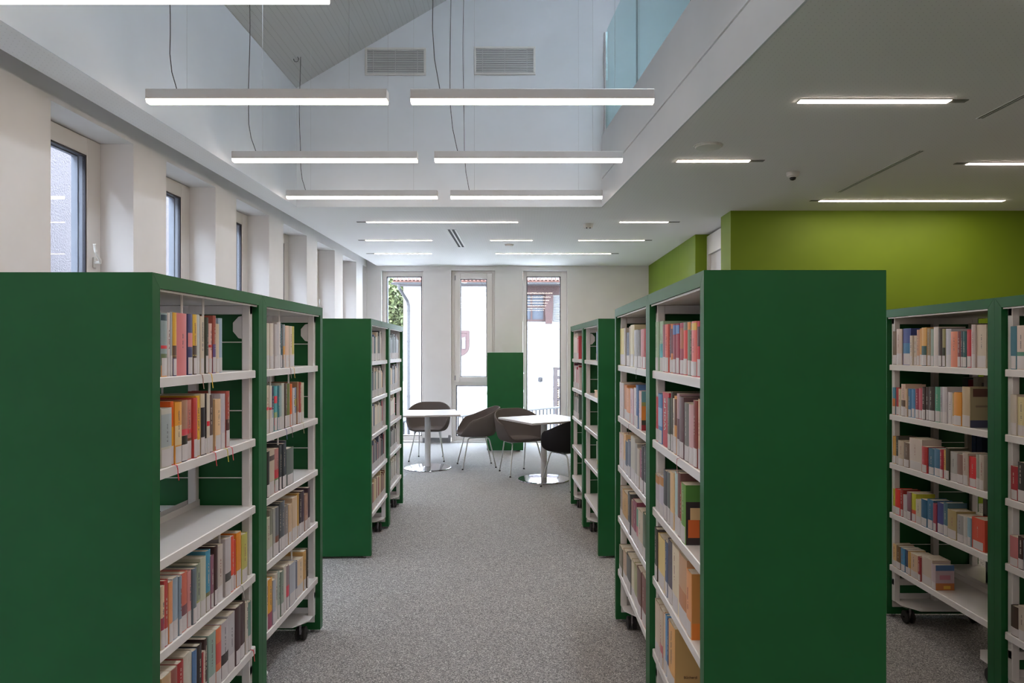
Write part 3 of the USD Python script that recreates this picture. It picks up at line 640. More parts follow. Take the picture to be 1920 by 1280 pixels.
shelf_books('L1b', 3, B4, 76, [(130, 560, '#a3a18f'), (180, 440, '#6e6e62', {'bands': [(.0, .5, '#a3a18f')]}), (215, 425, '#8d8d88'), (270, 405, '#5c5f66', {'bands': [(.1, .4, '#6a3f30')]}), (300, 345, '#3f4347'), (355, 315, '#4a4f57'), (415, 385, '#6f6a6a'), (465, 355, '#b39a80'), (540, 250, '#b29c84'), (570, 195, '#a88440'), (612, 195, '#2a2025'), (655, 160, '#3b3040'), (705, 205, '#8f7062'), (742, 108, '#3a2c38')])
shelf_books('L1b', 4, B5, 73, [(97, 500, '#b5a393'), (155, 505, '#c78f28', {'bands': [(.0, .32, '#8a3a55')], 'lab': False}), (190, 515, '#8f95a0'), (225, 440, '#b1aca2'), (250, 410, '#8f9a90'), (290, 405, '#6f7d72'), (325, 345, '#b3aca3'), (360, 335, '#7d6a70', {'bands': [(.3, .55, '#b8384a')]}), (440, 300, '#9498a2'), (470, 280, '#5a5f72'), (545, 250, '#c0a98c'), (580, 150, '#b08a50'), (597, 118, '#3d3a34')])
C1, C2, C3, C4, C5 = (1150, 580, 9.144), (1150, 700, 7.111), (1150, 850, 7.111), (1150, 980, 4.267), (1225, 1120, 8)
shelf_books('R1a', 0, C1, 712, [(765, 215, '#93a890'), (825, 205, '#8fa890', {'bands': [(.05, .55, '#3f98a0')]}), (880, 262, '#8a4a58'), (935, 255, '#d5625a'), (965, 270, '#4a4658'), (1005, 250, '#c0702f', {'bands': [(.4, .9, '#6a4048')]}), (1060, 247, '#8a3a48', {'bands': [(.78, .97, '#4a6aa0')]}), (1115, 245, '#933a48', {'bands': [(.80, .97, '#5a80b0')]}), (1185, 232, '#8f3045', {'bands': [(.5, .9, '#a05a3a')]}),
    (1250, 222, '#c93a35', {'bands': [(.85, 1, '#6a6a5a')]}), (1305, 212, '#6a7a62', {'bands': [(.85, .99, '#d8803a')]}), (1330, 225, '#3a2a28'), (1420, 205, '#d0625c', {'bands': [(.84, .97, '#d0a040')]}), (1470, 200, '#a81f2a', {'bands': [(.55, .9, '#4a2a30')]})])
shelf_books('R1a', 1, C2, 545, [(580, 310, '#b03540'), (632, 272, '#3f73a5', {'bands': [(.35, .72, '#86a4c4')]}), (715, 252, '#a82a38', {'text': ('WOLFE', .030, .125, .062), 'lab': False, 'label': 'thick red book with white spine lettering WOLFE, nearest right bookcase'}), (750, 330, '#5a6058'), (775, 245, '#4b4a45'), (808, 335, '#b9ae9c'), (838, 300, '#c08a50', {'bands': [(.5, .95, '#6a4a40')]}), (870, 268, '#a58a90', {'bands': [(.0, .6, '#6a5058')]}), (930, 312, '#5a4348', {'ribbon': '#8a4048'}), (990, 392, '#6a6a66'),
    (1050, 415, '#b08a8c'), (1100, 360, '#7a3a35'), (1150, 345, '#b89a80')])
shelf_books('R1a', 2, C3, 532, [(585, 280, '#a8a0a8', {'bands': [(.76, .98, '#a8763f')]}), (640, 292, '#a8a4b0', {'bands': [(.76, .98, '#a8763f')]}), (690, 225, '#3f4045'), (735, 248, '#4f5553'), (785, 245, '#c5a87e'), (830, 250, '#9ab0b0'), (870, 255, '#6a4a48'), (890, 385, '#b03a3a'),
    (950, 400, '#5f8a40', {'art': (1, [(0, 1, 0, 1, '#2a2224'), (0, 1, .72, 1, '#4a7838'), (.42, .98, .45, .70, '#7a90a8'), (.05, .35, .12, .42, '#b85a28'), (.1, .42, .42, .62, '#b89a70'), (.55, .72, .06, .18, '#a87a60')]), 'label': 'book with green spine and dark painted front cover, nearest right bookcase'})])
shelf_books('R1a', 3, C4, 314, [(335, 42, '#3a3430'), (390, 112, '#cdae70'), (412, 150, '#4a5a78'), (450, 142, '#4a4550'), (505, 190, '#c9b8a0'), (570, 262, '#b08a68', {'bands': [(.2, .5, '#a87048')]}),
    (612, 385, '#c58a58', {'art': (1, [(0, 1, 0, 1, '#b07a40'), (0, 1, 0, .25, '#c8702a'), (.35, .9, .30, .60, '#4a4038'), (.45, .6, .36, .46, '#c8a040'), (.25, .75, .74, .80, '#5a4a3c')]), 'label': 'orange paperback with a cat on its cover, nearest right bookcase'})])
shelf_books('R1a', 4, C5, 14, [(68, 55, '#b8a898'), (92, 118, '#b5a595'), (135, 178, '#b3a390', {'bands': [(.2, .4, '#a85a60')]}), (160, 240, '#c0a890'), (182, 262, '#5f90b8'), (225, 350, '#3a4a78'), (318, 392, '#c59558', {'art': (1, [(0, 1, 0, 1, '#a88a58'), (.62, 1, .42, .78, '#6a6858'), (.60, .62, .42, .78, '#c8b890'), (.62, 1, .40, .42, '#c8b890')]), 'label': 'tan hardback lettered on its front cover, lowest shelf, nearest right bookcase'})])
shelf_books('R1b', 0, C1, 92, [(178, 325, '#c9bb78'), (205, 318, '#a8a49e'), (258, 395, '#4a5a7a'), (282, 292, '#a8a090'), (350, 265, '#b9b192'), (415, 350, '#8a8a8e'), (465, 352, '#5a4f4c', {'ribbon': '#3a3438'}), (502, 338, '#c08a90'), (552, 332, '#9a2f30')])
shelf_books('R1b', 1, C2, 76, [(130, 122, '#aaa3a5'), (165, 155, '#b0703f'), (215, 197, '#c88a60'), (255, 202, '#b8a0a8', {'ribbon': '#6a3a38'}), (300, 195, '#c0b8bc'), (330, 155, '#4a6a98'), (362, 232, '#c8a8a8', {'art': (1, [(0, 1, 0, 1, '#c87a30'), (0, 1, .72, 1, '#5f9098'), (0, 1, .62, .72, '#8a8a50'), (0, 1, 0, .14, '#8a2a30'), (0, 1, .14, .26, '#3a3a30')]), 'label': 'book with orange and teal landscape cover, second right bookcase'})])
shelf_books('R1b', 2, C2, 44, [(100, 802, '#b8a8a4'), (130, 805, '#c8a478'), (165, 905, '#39485a'), (205, 892, '#5a6070'), (265, 845, '#a8a59a'), (300, 930, '#8d8a84'), (330, 1000, '#a8a098'), (355, 1015, '#8a3f58'), (385, 962, '#3a3438'), (425, 955, '#262628')])
shelf_books('R1b', 3, C3, 60, [(95, 445, '#8d8078'), (180, 525, '#b08a55'), (212, 525, '#454a4c'), (240, 625, '#8a6058'), (290, 625, '#7d3f52'), (320, 735, '#4f8a72', {'bands': [(.0, .55, '#a86a70')]}), (385, 765, '#b3a898'), (425, 800, '#4a5a48')])
shelf_books('R1b', 4, C4, 34, [(60, 192, '#6a6a5a'), (90, 228, '#a89078'), (125, 262, '#4a4a48'), (150, 305, '#b5ac98'), (180, 340, '#8a8a60'), (215, 368, '#5a3a30'), (252, 425, '#6a3a35', {'bands': [(.0, .1, '#c85a2a')]})])
E1, E2, E3, E5 = (1655, 590, 9.366), (1655, 690, 8.53), (1655, 800, 6.4), (1655, 1000, 6.4)
shelf_books('Oa', 0, E1, 132, [(205, 290, '#6a5a4a'), (300, 250, '#b0a095'), (440, 240, '#3d4a80', {'bands': [(.3, .6, '#3a6a90')]}), (490, 365, '#b3a89a'), (550, 365, '#aea396'), (605, 262, '#b08a70'), (650, 242, '#b88a50'), (740, 225, '#c0985c', {'bands': [(.0, .52, '#34504e')]}), (800, 240, '#8a7a60'), (855, 250, '#8a9a92'), (945, 212, '#b5aca6'), (1015, 235, '#3f3534'), (1070, 245, '#8a8560', {'bands': [(.0, .5, '#35382e')]}), (1165, 245, '#a8a8b0'),
    (1285, 295, '#c07860', {'lab': False}), (1345, 290, '#7a4a4a'), (1390, 290, '#3a4a55'), (1460, 290, '#2f5558'), (1545, 260, '#a83038'), (1620, 172, '#a89a98'), (1790, 175, '#b0a494')], .001)
shelf_books('Oa', 1, E2, 112, [(160, 310, '#4a7a90', {'bands': [(.0, .6, '#b06a40')]}), (205, 310, '#9a3535'), (250, 330, '#b3a990'), (320, 255, '#b8a090', {'bands': [(.0, .5, '#5a4a3e')]}), (355, 330, '#b09880'), (410, 330, '#3f6a90'), (470, 332, '#4a78a0'), (530, 330, '#8a3a4a'), (600, 320, '#a8505a'), (650, 300, '#3f3533'), (700, 302, '#453a37'), (800, 300, '#3a3230'), (885, 300, '#4f8a72'), (925, 300, '#9a9aa0'), (1000, 302, '#a8a4a8'), (1075, 385, '#b5b0b0'), (1120, 400, '#b09058'), (1240, 390, '#c0843a'),
    (1370, 300, '#aa9a80', {'art': (1, [(0, 1, 0, 1, '#8f8468'), (.1, .9, .76, .96, '#5a3f38'), (0, 1, 0, .18, '#3f4258'), (.2, .8, .5, .55, '#756a58')]), 'label': 'cream hardback with floral cover and dark wave, outer right bookcase'})], .001)
shelf_books('Oa', 2, E3, 80, [(120, 112, '#b08848'), (150, 112, '#4a4a44'), (220, 165, '#a89a88'), (285, 190, '#6a5a4e'), (440, 142, '#b7aca4'), (510, 237, '#a03538'), (585, 260, '#44687f'), (660, 265, '#456a88'), (700, 275, '#9a2f40'), (735, 280, '#c0a060'), (780, 252, '#3f4035'), (870, 300, '#9a9a98'), (945, 330, '#7a6058'), (1010, 312, '#a59a90'), (1105, 360, '#b82a2c'), (1150, 332, '#8a9085'), (1208, 340, '#a39a90')], .001)
shelf_books('Oa', 3, E3, 58, [(90, 742, '#a0a030'), (150, 747, '#c03028'), (185, 752, '#8a2a28'), (235, 822, '#a8a4aa'), (285, 782, '#7a5a68'), (340, 800, '#a8a834', {'bands': [(.0, .42, '#b84a38')]}), (410, 876, '#b0a898'), (485, 872, '#2f5a78'), (560, 874, '#34607e'), (605, 920, '#8a3a4a'), (690, 912, '#3f4478'), (745, 908, '#4a6a78'), (855, 1000, '#9a8a60'), (935, 1060, '#8a8a8a'), (990, 1080, '#a8a8a4'), (1040, 1090, '#7a9aa8'), (1205, 1100, '#b84a35')], .001)
shelf_books('Oa', 4, E5, 86, [(135, 190, '#c0a070'), (185, 210, '#6a5030'), (235, 215, '#3f7aa0'), (275, 225, '#2f4060'), (310, 232, '#b08a48'), (395, 262, '#b8a088'), (430, 330, '#8a3035'), (560, 292, '#b0a498'),
    (612, 440, '#a89aa0', {'art': (1, [(0, 1, 0, 1, '#a8949c'), (0, 1, .78, 1, '#46648c'), (.2, .8, .42, .6, '#a8707c'), (0, 1, 0, .28, '#a8683a'), (.4, .8, .05, .18, '#c8a040')]), 'label': 'book with blue, pink and orange front cover, lowest shelf, outer right bookcase'})])
F1, F2 = (1860, 560, 6.4), (1860, 760, 4.92)
shelf_books('Ob', 0, F1, 158, [(235, 330, '#3f6a78'), (350, 320, '#b5a59a', {'bands': [(.2, .4, '#4a7a68')]}), (430, 300, '#8a6a40'), (520, 320, '#5a4a44'), (640, 310, '#a89a88'), (760, 330, '#7a3438')])
shelf_books('Ob', 1, F1, 158, [(235, 1150, '#aca498'), (330, 1180, '#b8ae84'), (440, 1140, '#a82a30'), (560, 1160, '#4a4f58'), (700, 1170, '#a89080'), (820, 1150, '#b5aca0')])
shelf_books('Ob', 2, F2, 122, [(190, 560, '#8a2a30'), (255, 525, '#33322f'), (330, 590, '#b0a8a8'), (420, 560, '#5a6a60'), (540, 570, '#a88a60')])
G1 = (1840, 980, 4.264)
shelf_books('Ob', 3, G1, 168, [(235, 140, '#a8686a'), (280, 110, '#3a2a2a'), (380, 180, '#6a8a94'), (470, 190, '#b0a490'), (560, 170, '#5a4a48')])
shelf_books('Ob', 4, G1, 165, [(232, 690, '#40332c'), (290, 668, '#aca498'), (350, 680, '#aca498'), (420, 690, '#a8a094'), (500, 700, '#b0a898')])
# lettering on the front cover of the tan hardback
for p in stage.Traverse():
    cd = p.GetCustomDataByKey('label')
    if cd and cd.startswith('tan hardback lettered'):
        pts = np.array(UsdGeom.Mesh(stage.GetPrimAtPath(p.GetPath().AppendChild('cover'))).GetPointsAttr().Get()); d_, t_, h_ = -pts[:, 0].min(), pts[:, 1].max(), pts[:, 2].max()
        for txt, hh, z, u in (('Bücherdi', .0085, .28, .20),):
            tm = meshkit.text_mesh(txt, hh, .0004, bold=True); v = np.array(tm.vertices)
            # the board looks to local +y (towards the camera); seen from there local -x runs to the right
            v2 = np.c_[-(v[:, 0] + u * d_), t_ + .0006 + v[:, 2], v[:, 1] + z * h_]
            build((v2, np.array(tm.faces)), 'cover_lettering', cover_mat('#4a3020'), p, label='dark lettering reading Bücherdi')
# single books in the nearly empty bookcase of the far right row
def local2(P, ang, u, v): 
    c, s = math.cos(math.radians(ang)), math.sin(math.radians(ang))
    return (P[0] + c * u - s * v, P[1] + s * u + c * v)
def r2book(lvl, v, t, h, d, hx, label, art, flat=False):
    x, y = local2(P2, R3, .03, v)
    book((x, y, LEVELS[lvl] + .0004), 180 + R3, t, h, d, hx, (), None, label, None, True, False, None, art)
r2book(0, .30, .03, .23, .15, '#8f9db4', 'pale blue book alone on the top shelf, nearly empty far right bookcase', (1, [(0, 1, 0, 1, '#8b9bb8'), (.35, .8, .3, .8, '#4a5468')]))
r2book(2, .22, .03, .24, .16, '#4a5250', 'dark book with black and white cover, third shelf, nearly empty bookcase', (1, [(0, 1, 0, 1, '#46504e'), (0, 1, .38, .46, '#b8b4a8')]))
r2book(3, .30, .03, .22, .14, '#8f9488', 'grey book with castle-like cover, fourth shelf, nearly empty bookcase', (1, [(0, 1, 0, 1, '#969a92'), (.3, .8, .1, .6, '#4a5058'), (0, 1, .18, .36, '#a8945a'), (0, 1, 0, .03, '#b8b840')]))
t = thing('box_file', 'low tan box lying on the second shelf, nearly empty bookcase', 'box', (*local2(P2, R3, .10, .30), LEVELS[1] + .0004), R3)
build(MB().bbox(-.07, .12, -.09, .09, 0, .042, .003), 'box_body', cover_mat('#c0a080'), t)
build(MB().bbox(-.072, .122, -.092, .092, .042, .052, .003), 'box_lid', cover_mat('#c8aa88'), t)
t = thing('laid_book', 'dark patterned book lying flat on the empty shelf', 'book', (-1.50, 2.60, LEVELS[2] + .0004), 4)
build(MB().bbox(-.10, .08, -.13, .13, 0, .003, .001), 'cover', cover_mat('#33363c'), t); build(MB().box(-.096, .076, -.127, .127, .003, .017), 'page_block', 'paper', t); build(MB().bbox(-.10, .08, -.13, .13, .017, .020, .001), 'cover', cover_mat('#33363c'), t)
# the small, far rows: one object, past the nearest three hundred
PAL = ['#2a3040', '#3a4a68', '#b5aca0', '#3d4244', '#a8a098', '#6a6a60', '#23242a', '#b3a696', '#8a8a86', '#a87848', '#7a2430', '#554a44', '#b8aea0', '#4a5a58', '#9c9488']
rows2 = [(L2, R2, 1, 0, .05, .62, PAL), (L2, R2, 1, 1, .05, .68, PAL), (L2, R2, 1, 2, .05, .66, PAL), (L2, R2, 1, 3, .05, .76, ['#7a2430', '#3a2a2e', '#4a5264', '#2c2c34', '#6a3038', '#9c9080']), (L2, R2, 1, 4, .05, .80, ['#b0a284', '#a89878', '#6a4a40', '#b5a890', '#7a3a40', '#9a8a70']),
         (L2b, R2, 1, 0, .05, .72, ['#55605e', '#8a9298', '#a8a8b0', '#2e3a3c', '#70787c']), (L2b, R2, 1, 1, .05, .66, ['#b8a890', '#b3a48c', '#3a3a3c', '#8f939a']), (L2b, R2, 1, 2, .05, .50, ['#b5aea4', '#9a2440', '#b8b0a4']), (L2b, R2, 1, 3, .05, .62, ['#23211f', '#2c2a28', '#b3aca0', '#35302c']), (L2b, R2, 1, 4, .05, .60, ['#b8b0a4', '#a8a298', '#4a4438', '#565044']),
         (P2b, R3, -1, 0, .45, .86, ['#b8aca6', '#b5a8a2', '#bdb2ac', '#a04048']), (P2b, R3, -1, 1, .40, .86, ['#b5acaa', '#a8a0a0', '#8a2438', '#5a3040', '#bab2ae']), (P2b, R3, -1, 2, .42, .86, ['#b0a8a4', '#4a5a52', '#5a4048', '#8a8884', '#2c3436'])]
for P_, L_ in (((XRF + D, 2.037), .92), ((XRF + D, 2.957), 1.06), ((XO + D, 3.13), .97), ((XO + D, 2.17), .96)):
    for lv in range(5): rows2.append((P_, 0.0, 1, lv, TP + .05, (.80 if lv < 3 else .62) * L_, PAL))
sv, sf, scol, off = [], [], [], 0
lab_c = (0.66, 0.63, 0.63); pap = (0.62, 0.56, 0.46)
sr = random.Random(5)
for P, ang, side, lv, v0, v1, pal in rows2:
    v = v0
    while v < v1:
        tk = sr.uniform(.018, .045); h = sr.uniform(.18, .245); dd = h * .64; u0 = -side * .024
        hx = sr.choice(pal); col = tuple(min(.8, 1.75 * x) for x in lin(hx))
        for (du, z0, z1, c_, s0, s1) in ((0, 0, h, col, 0, 1), (.0008, .004, .058, lab_c, .12, .88), (-.004, h - .0005, h + .0005, pap, .1, .9)):
            m = MB().box(*sorted((u0 + side * du, u0 - side * dd)), v + tk * s0, v + tk * s1 - .0006, z0, z1); vv, ff = m.mesh()
            xy = np.array([local2(P, ang, a, b_) for a, b_ in vv[:, :2]])
            sv.append(np.c_[xy, vv[:, 2] + LEVELS[lv] + .0004]); sf.append(ff + off); off += len(vv); scol.append(np.repeat([c_], len(vv), 0))
        v += tk
m = usdkit.mesh(stage, '/World/distant_books', (np.vstack(sv), np.vstack(sf)), MATS['mesh_tint'])
m.CreateDisplayColorPrimvar('vertex').Set([Gf.Vec3f(*map(float, c)) for c in np.vstack(scol)])
tag(m.GetPrim(), 'rows of small far books in the farthest bookcases and on the turned-away sides', 'books', kind='stuff')

# ------------------------------------------------------------------ tables and chairs
def table(loc, rz, size, label):
    t = thing('cafe_table', label, 'table', loc, rz, 'square pedestal tables')
    s = size / 2
    build(MB().bbox(-s, s, -s, s, .712, .735, .003), 'tabletop', 'table_white', t)
    build(MB().box(-.16, .16, -.03, .03, .704, .712).box(-.03, .03, -.16, .16, .704, .712), 'top_bracket', 'grey_base', t)
    build(MB().lathe([(.038, .018), (.038, .706)], n=28), 'post', 'table_post', t, smooth=30)
    build(MB().lathe([(.312, 0), (.313, .006), (.310, .012), (.29, .016), (.06, .022), (.045, .026)], n=72), 'base_disc', 'chrome', t, smooth=25)
table((-1.263, 9.17, 0), 10.4, .80, 'white square table with chrome disc base, left one, near the window')
table((.25, 8.36, 0), 30.0, .82, 'white square table turned cornerwise, partly behind the right bookcases')
def chair(loc, rz, label, fabric='chair_fabric'):
    """front looks to local -y"""
    t = thing('tub_chair', label, 'chair', loc, rz, 'upholstered tub chairs with steel legs')
    NT, NR = 64, 22
    th = np.linspace(0, 2 * np.pi, NT, endpoint=False)         # 0 = front
    dev = np.abs((th + np.pi) % (2 * np.pi) - np.pi)            # angle from the front
    def ss(a, b_, x): u = np.clip((x - a) / (b_ - a), 0, 1); return u * u * (3 - 2 * u)
    hr = .452 + .190 * ss(.66, 1.30, dev) + .153 * ss(1.15, 2.75, dev)
    n = np.where(dev < 1.57, 3.2, 2.5); ca, sa = np.sin(th), -np.cos(th)
    rad = 1 / ((np.abs(ca) / .292) ** n + (np.abs(sa) / np.where(sa < 0, .245, .265)) ** n) ** (1 / n)
    z0 = .437
    V = []
    for k in range(NR):
        q = k / (NR - 1)
        if q < .55: g, fz = .80 * q / .55, .02 * (q / .55) ** 3
        else:
            u = (q - .55) / .45; a = u * np.pi / 2
            g, fz = .80 + .20 * np.sin(a) ** .9 * (1 - .05 * 0), .02 + .98 * (1 - np.cos(a)) ** 1.0 if False else .02 + .98 * u ** 1.55
        r_ = rad * g * np.where(dev < .5, 1, 1)
        lean = .035 * fz * np.clip(-np.cos(th + 0) * -1 * -1, 0, 1)
        V.append(np.c_[r_ * ca, r_ * sa + lean, z0 + (hr - z0) * fz + .012 * (1 - q) * 0])
    V = np.array(V)                                            # NR x NT x 3
    F = []
    for k in range(1, NR - 1):
        for j in range(NT):
            a, b_, c, d2 = k * NT + j, k * NT + (j + 1) % NT, (k + 1) * NT + (j + 1) % NT, (k + 1) * NT + j
            F += [(a, b_, c), (a, c, d2)]
    for j in range(NT): F.append((0, NT + (j + 1) % NT, NT + j))
    F = np.array(F)
    P = V.reshape(-1, 3).copy(); P[:NT] = P[0]
    nrm = np.zeros_like(P); fn = np.cross(P[F[:, 1]] - P[F[:, 0]], P[F[:, 2]] - P[F[:, 0]])
    for k in range(3): np.add.at(nrm, F[:, k], fn)
    nrm[:NT] = nrm[0]
    nrm /= np.linalg.norm(nrm, axis=1, keepdims=True) + 1e-12
    s = 1 if nrm[0, 2] > 0 else -1
    inn, outr = P, P - s * nrm * .020
    N = len(P); F1 = F if s > 0 else F[:, ::-1]; FF = [F1, F1[:, ::-1] + N]
    rim = []; base = (NR - 1) * NT
    # rounded rim
    mid = (inn[base:] + outr[base:]) / 2 + np.array([0, 0, .007])
    allv = np.vstack([inn, outr, mid])
    for j in range(NT):
        a, b_ = base + j, base + (j + 1) % NT; m0, m1 = 2 * N + j, 2 * N + (j + 1) % NT
        rim += [(a, b_, m1), (a, m1, m0), (m0, m1, N + b_), (m0, N + b_, N + a)]
    FF.append(np.array(rim)[:, ::s])
    build((allv, np.vstack(FF)), 'seat_shell', fabric, t, smooth=True)
    # seat pad
    k = 13; ring = V[k - 2] * 1.0
    pad = np.vstack([[(0, 0, z0 + .012)], V[5] + (0, 0, .012), V[9] + (0, 0, .011), V[12] + (0, 0, .004)]); pf = []
    for j in range(NT):
        pf.append((0, 1 + j, 1 + (j + 1) % NT))
        for q in range(2):
            a, b_ = 1 + q * NT + j, 1 + q * NT + (j + 1) % NT
            pf += [(a, a + NT, b_ + NT), (a, b_ + NT, b_)]
    nb = len(pad); pad = np.vstack([pad, [(0, 0, z0 - .004)]])
    for j in range(NT): pf.append((nb, 1 + 2 * NT + (j + 1) % NT, 1 + 2 * NT + j))
    build((pad, np.array(pf)), 'seat_pad', fabric, t, smooth=40)
    zt = z0 - .034
    for sx in (-1, 1):
        build(MB().tube([(sx * .245, -.22, .012), (sx * .18, -.145, zt - .05), (sx * .172, -.135, zt - .016), (sx * .168, -.115, zt - .002), (sx * .165, -.08, zt), (sx * .165, .002, zt)], .0085, 10), 'leg', 'satin_steel', t, smooth=50)
        build(MB().tube([(sx * .175, .235, .012), (sx * .155, .155, zt - .05), (sx * .158, .14, zt - .016), (sx * .162, .12, zt - .002), (sx * .165, .08, zt), (sx * .165, -.002, zt)], .0085, 10), 'leg', 'satin_steel', t, smooth=50)
        for fx, fy in ((.245, -.22), (.175, .235)):
            build(MB().lathe([(.011, 0), (.012, .004), (.0105, .016)], (sx * fx, fy), 12), 'foot_cap', 'rubber', t)
    build(MB().tube([(-.165, -.06, zt), (.165, -.06, zt)], .008, 8).tube([(-.165, .07, zt), (.165, .07, zt)], .008, 8).box(-.09, .09, -.075, .085, zt + .005, z0 - .018), 'under_frame', 'satin_steel', t)
    return t
chair((-1.352, 9.90, 0), 0, 'grey-brown tub chair behind the left table, facing the camera')
chair((-.63, 9.31, 0), -77, 'grey-brown tub chair in profile between the two tables')
chair((-.04, 8.80, 0), 27, 'grey-brown tub chair behind the cornerwise right table')
chair((.53, 7.88, 0), 180 + 35, 'black tub chair seen from behind at the right table', 'black_fabric')
t = thing('floor_outlet', 'square floor outlet cover in the carpet beside the left table', 'floor outlet', (-1.62, 8.66, 0), 0)
fr = MB(); a, k = .16, .008
fr.poly(sg.Polygon([(-a, -a), (a - .03, -a), (a, -a + .05), (a, a), (-a, a)]).difference(sg.Polygon([(-a, -a), (a - .03, -a), (a, -a + .05), (a, a), (-a, a)]).buffer(-k)), 0, .003)
build(fr, 'outlet_frame', 'grey_base', t); build(MB().box(-a + k, a - .035, -a + k, a - k, 0, .0015), 'outlet_lid', 'carpet', t)

# ------------------------------------------------------------------ outside
struct('ground', MB().box(-60, 60, -30, 90, -3.9, -3.5), 'pavement')
struct('terrace', MB().box(-3.5, 6.0, 12.2, 21.0, -3.5, -1.25), 'pavement')
SH = 40.0; sc = FPX / SH
def ox(px): return (px - PX) / sc
def oz(py): return EYE - (py - PY) / sc
hs = thing('neighbour_house', 'white rendered house across the street with a tiled eave', 'house', (0, 0, 0))
xl, xr_ = ox(756), 9.0
build(MB().box(xl, xr_, SH, SH + 8, -3.5, 5.45), 'house_wall', 'render_white', hs)
ez = z_at(530, SH - 1.55) - .06
build(MB().poly([(SH - 1.5, ez - .02), (SH + .3, ez + .02), (SH + .3, ez + .40), (SH - 1.5, ez + .08)], xl - .35, xr_, 'yz'), 'eave_board', 'timber_brown', hs)
gt = MB()
ga = np.linspace(np.pi, 2 * np.pi, 9)
prof = [(SH - 1.55 + .10 * math.cos(q), ez + .06 + .10 * math.sin(q)) for q in ga] + [(SH - 1.55 + .085 * math.cos(q), ez + .06 + .085 * math.sin(q)) for q in ga[::-1]]
gt.poly(prof, xl - .40, xr_, 'yz'); build(gt, 'gutter', 'gutter_metal', hs)
dp = MB().tube([(ox(757), SH - 1.55, ez - .02), (ox(757), SH - 1.52, ez - .22), (ox(765), SH - .25, ez - .85), (ox(766.5), SH - .12, ez - 1.1), (ox(766.5), SH - .12, -3.4)], .085, 10); build(dp, 'downpipe', 'gutter_metal', hs)
for zz in (oz(583), oz(640), oz(742)): build(MB().box(ox(766.5) - .09, ox(766.5) + .09, SH - .2, SH, zz - .03, zz + .03), 'pipe_clip', 'gutter_metal', hs)
# roof tiles: one mesh per barrel tile of the two lowest courses in view
def barrel(x, y0, z0, y1, z1, rr=.11):
    a = np.linspace(0, np.pi, 6); O = np.c_[x - rr * np.cos(a), rr * .9 * np.sin(a)]
    I = np.c_[x - (rr - .022) * np.cos(a), (rr - .022) * .9 * np.sin(a)]
    v, f = [], []
    for (Y, Z) in ((y0, z0), (y1, z1)):
        for P_ in (O, I):
            for q in P_: v.append((q[0], Y, Z + q[1]))
    n = 6
    def Q(a_, b_, c, d2): f.extend([(a_, b_, c), (a_, c, d2)])
    for i in range(n - 1):
        Q(i, i + 1, 2 * n + i + 1, 2 * n + i); Q(n + i + 1, n + i, 3 * n + i, 3 * n + i + 1); Q(i + 1, i, n + i, n + i + 1); Q(2 * n + i, 2 * n + i + 1, 3 * n + i + 1, 3 * n + i)
    Q(0, 2 * n, 3 * n, n); Q(n - 1, 2 * n - 1, 4 * n - 1, 3 * n - 1)
    return MB().add(v, f)
x = xl - .2
while x < 3.2:
    build(barrel(x, SH - 1.62, ez + .13, SH - .6, ez + .60), 'roof_tile', 'terracotta', hs); x += .215
r2_ = MB(); x = xl - .2
while x < 9:
    vv, ff = barrel(x, SH - .65, ez + .62, SH + 6, ez + 3.4).mesh(); r2_.add(vv, ff); x += .215
p = build(r2_, 'upper_roof_tiles', 'terracotta', hs); p.SetCustomDataByKey('kind', 'stuff')
build(MB().poly([(SH - 1.55, ez + .10), (SH + 6, ez + 3.3), (SH + 6, ez + 3.5), (SH - 1.55, ez + .17)], xl - .3, 9, 'yz'), 'roof_deck', 'terracotta', hs)
# timber gallery with windows, bracket post and louvred shutter on the right
gx0, gx1 = ox(975), ox(1075)
build(MB().box(gx0, gx1, SH - .25, SH + .02, oz(553), oz(534)), 'timber_lintel', 'timber_red', hs)
build(MB().box(gx0, gx1, SH - .12, SH + .02, oz(616), oz(603)), 'stone_sill', 'render_white', hs)
build(MB().box(gx0, ox(1021), SH - .06, SH, oz(602), oz(553)), 'gallery_window', 'dark_glass', hs)
for px in (978, 996.5, 1020): build(MB().box(ox(px) - .045, ox(px) + .045, SH - .16, SH - .06, oz(602), oz(553)), 'window_mullion', 'timber_red', hs)
for py in (575, 600.5): build(MB().box(gx0, ox(1021), SH - .15, SH - .06, oz(py) - .05, oz(py) + .05), 'window_transom', 'timber_red', hs)
pp = MB(); pp.poly([(ox(1022.5), oz(607)), (ox(1034.5), oz(607)), (ox(1036.5), oz(575)), (ox(1036.5), oz(553)), (ox(1022.5), oz(553)), (ox(1021), oz(575))], SH - .5, SH, 'xz'); build(pp, 'bracket_post', 'timber_red', hs)
nl = 15
for i in range(nl):
    z = oz(602) + (i + .5) * (oz(555) - oz(602)) / nl
    build(MB().box(ox(1038), ox(1056), SH - .11, SH - .04, z - .035, z + .02), 'shutter_slat', 'shutter_grey', hs)
build(MB().box(ox(1037), ox(1057), SH - .05, SH, oz(602), oz(553)), 'shutter_back', 'slot_grey', hs)
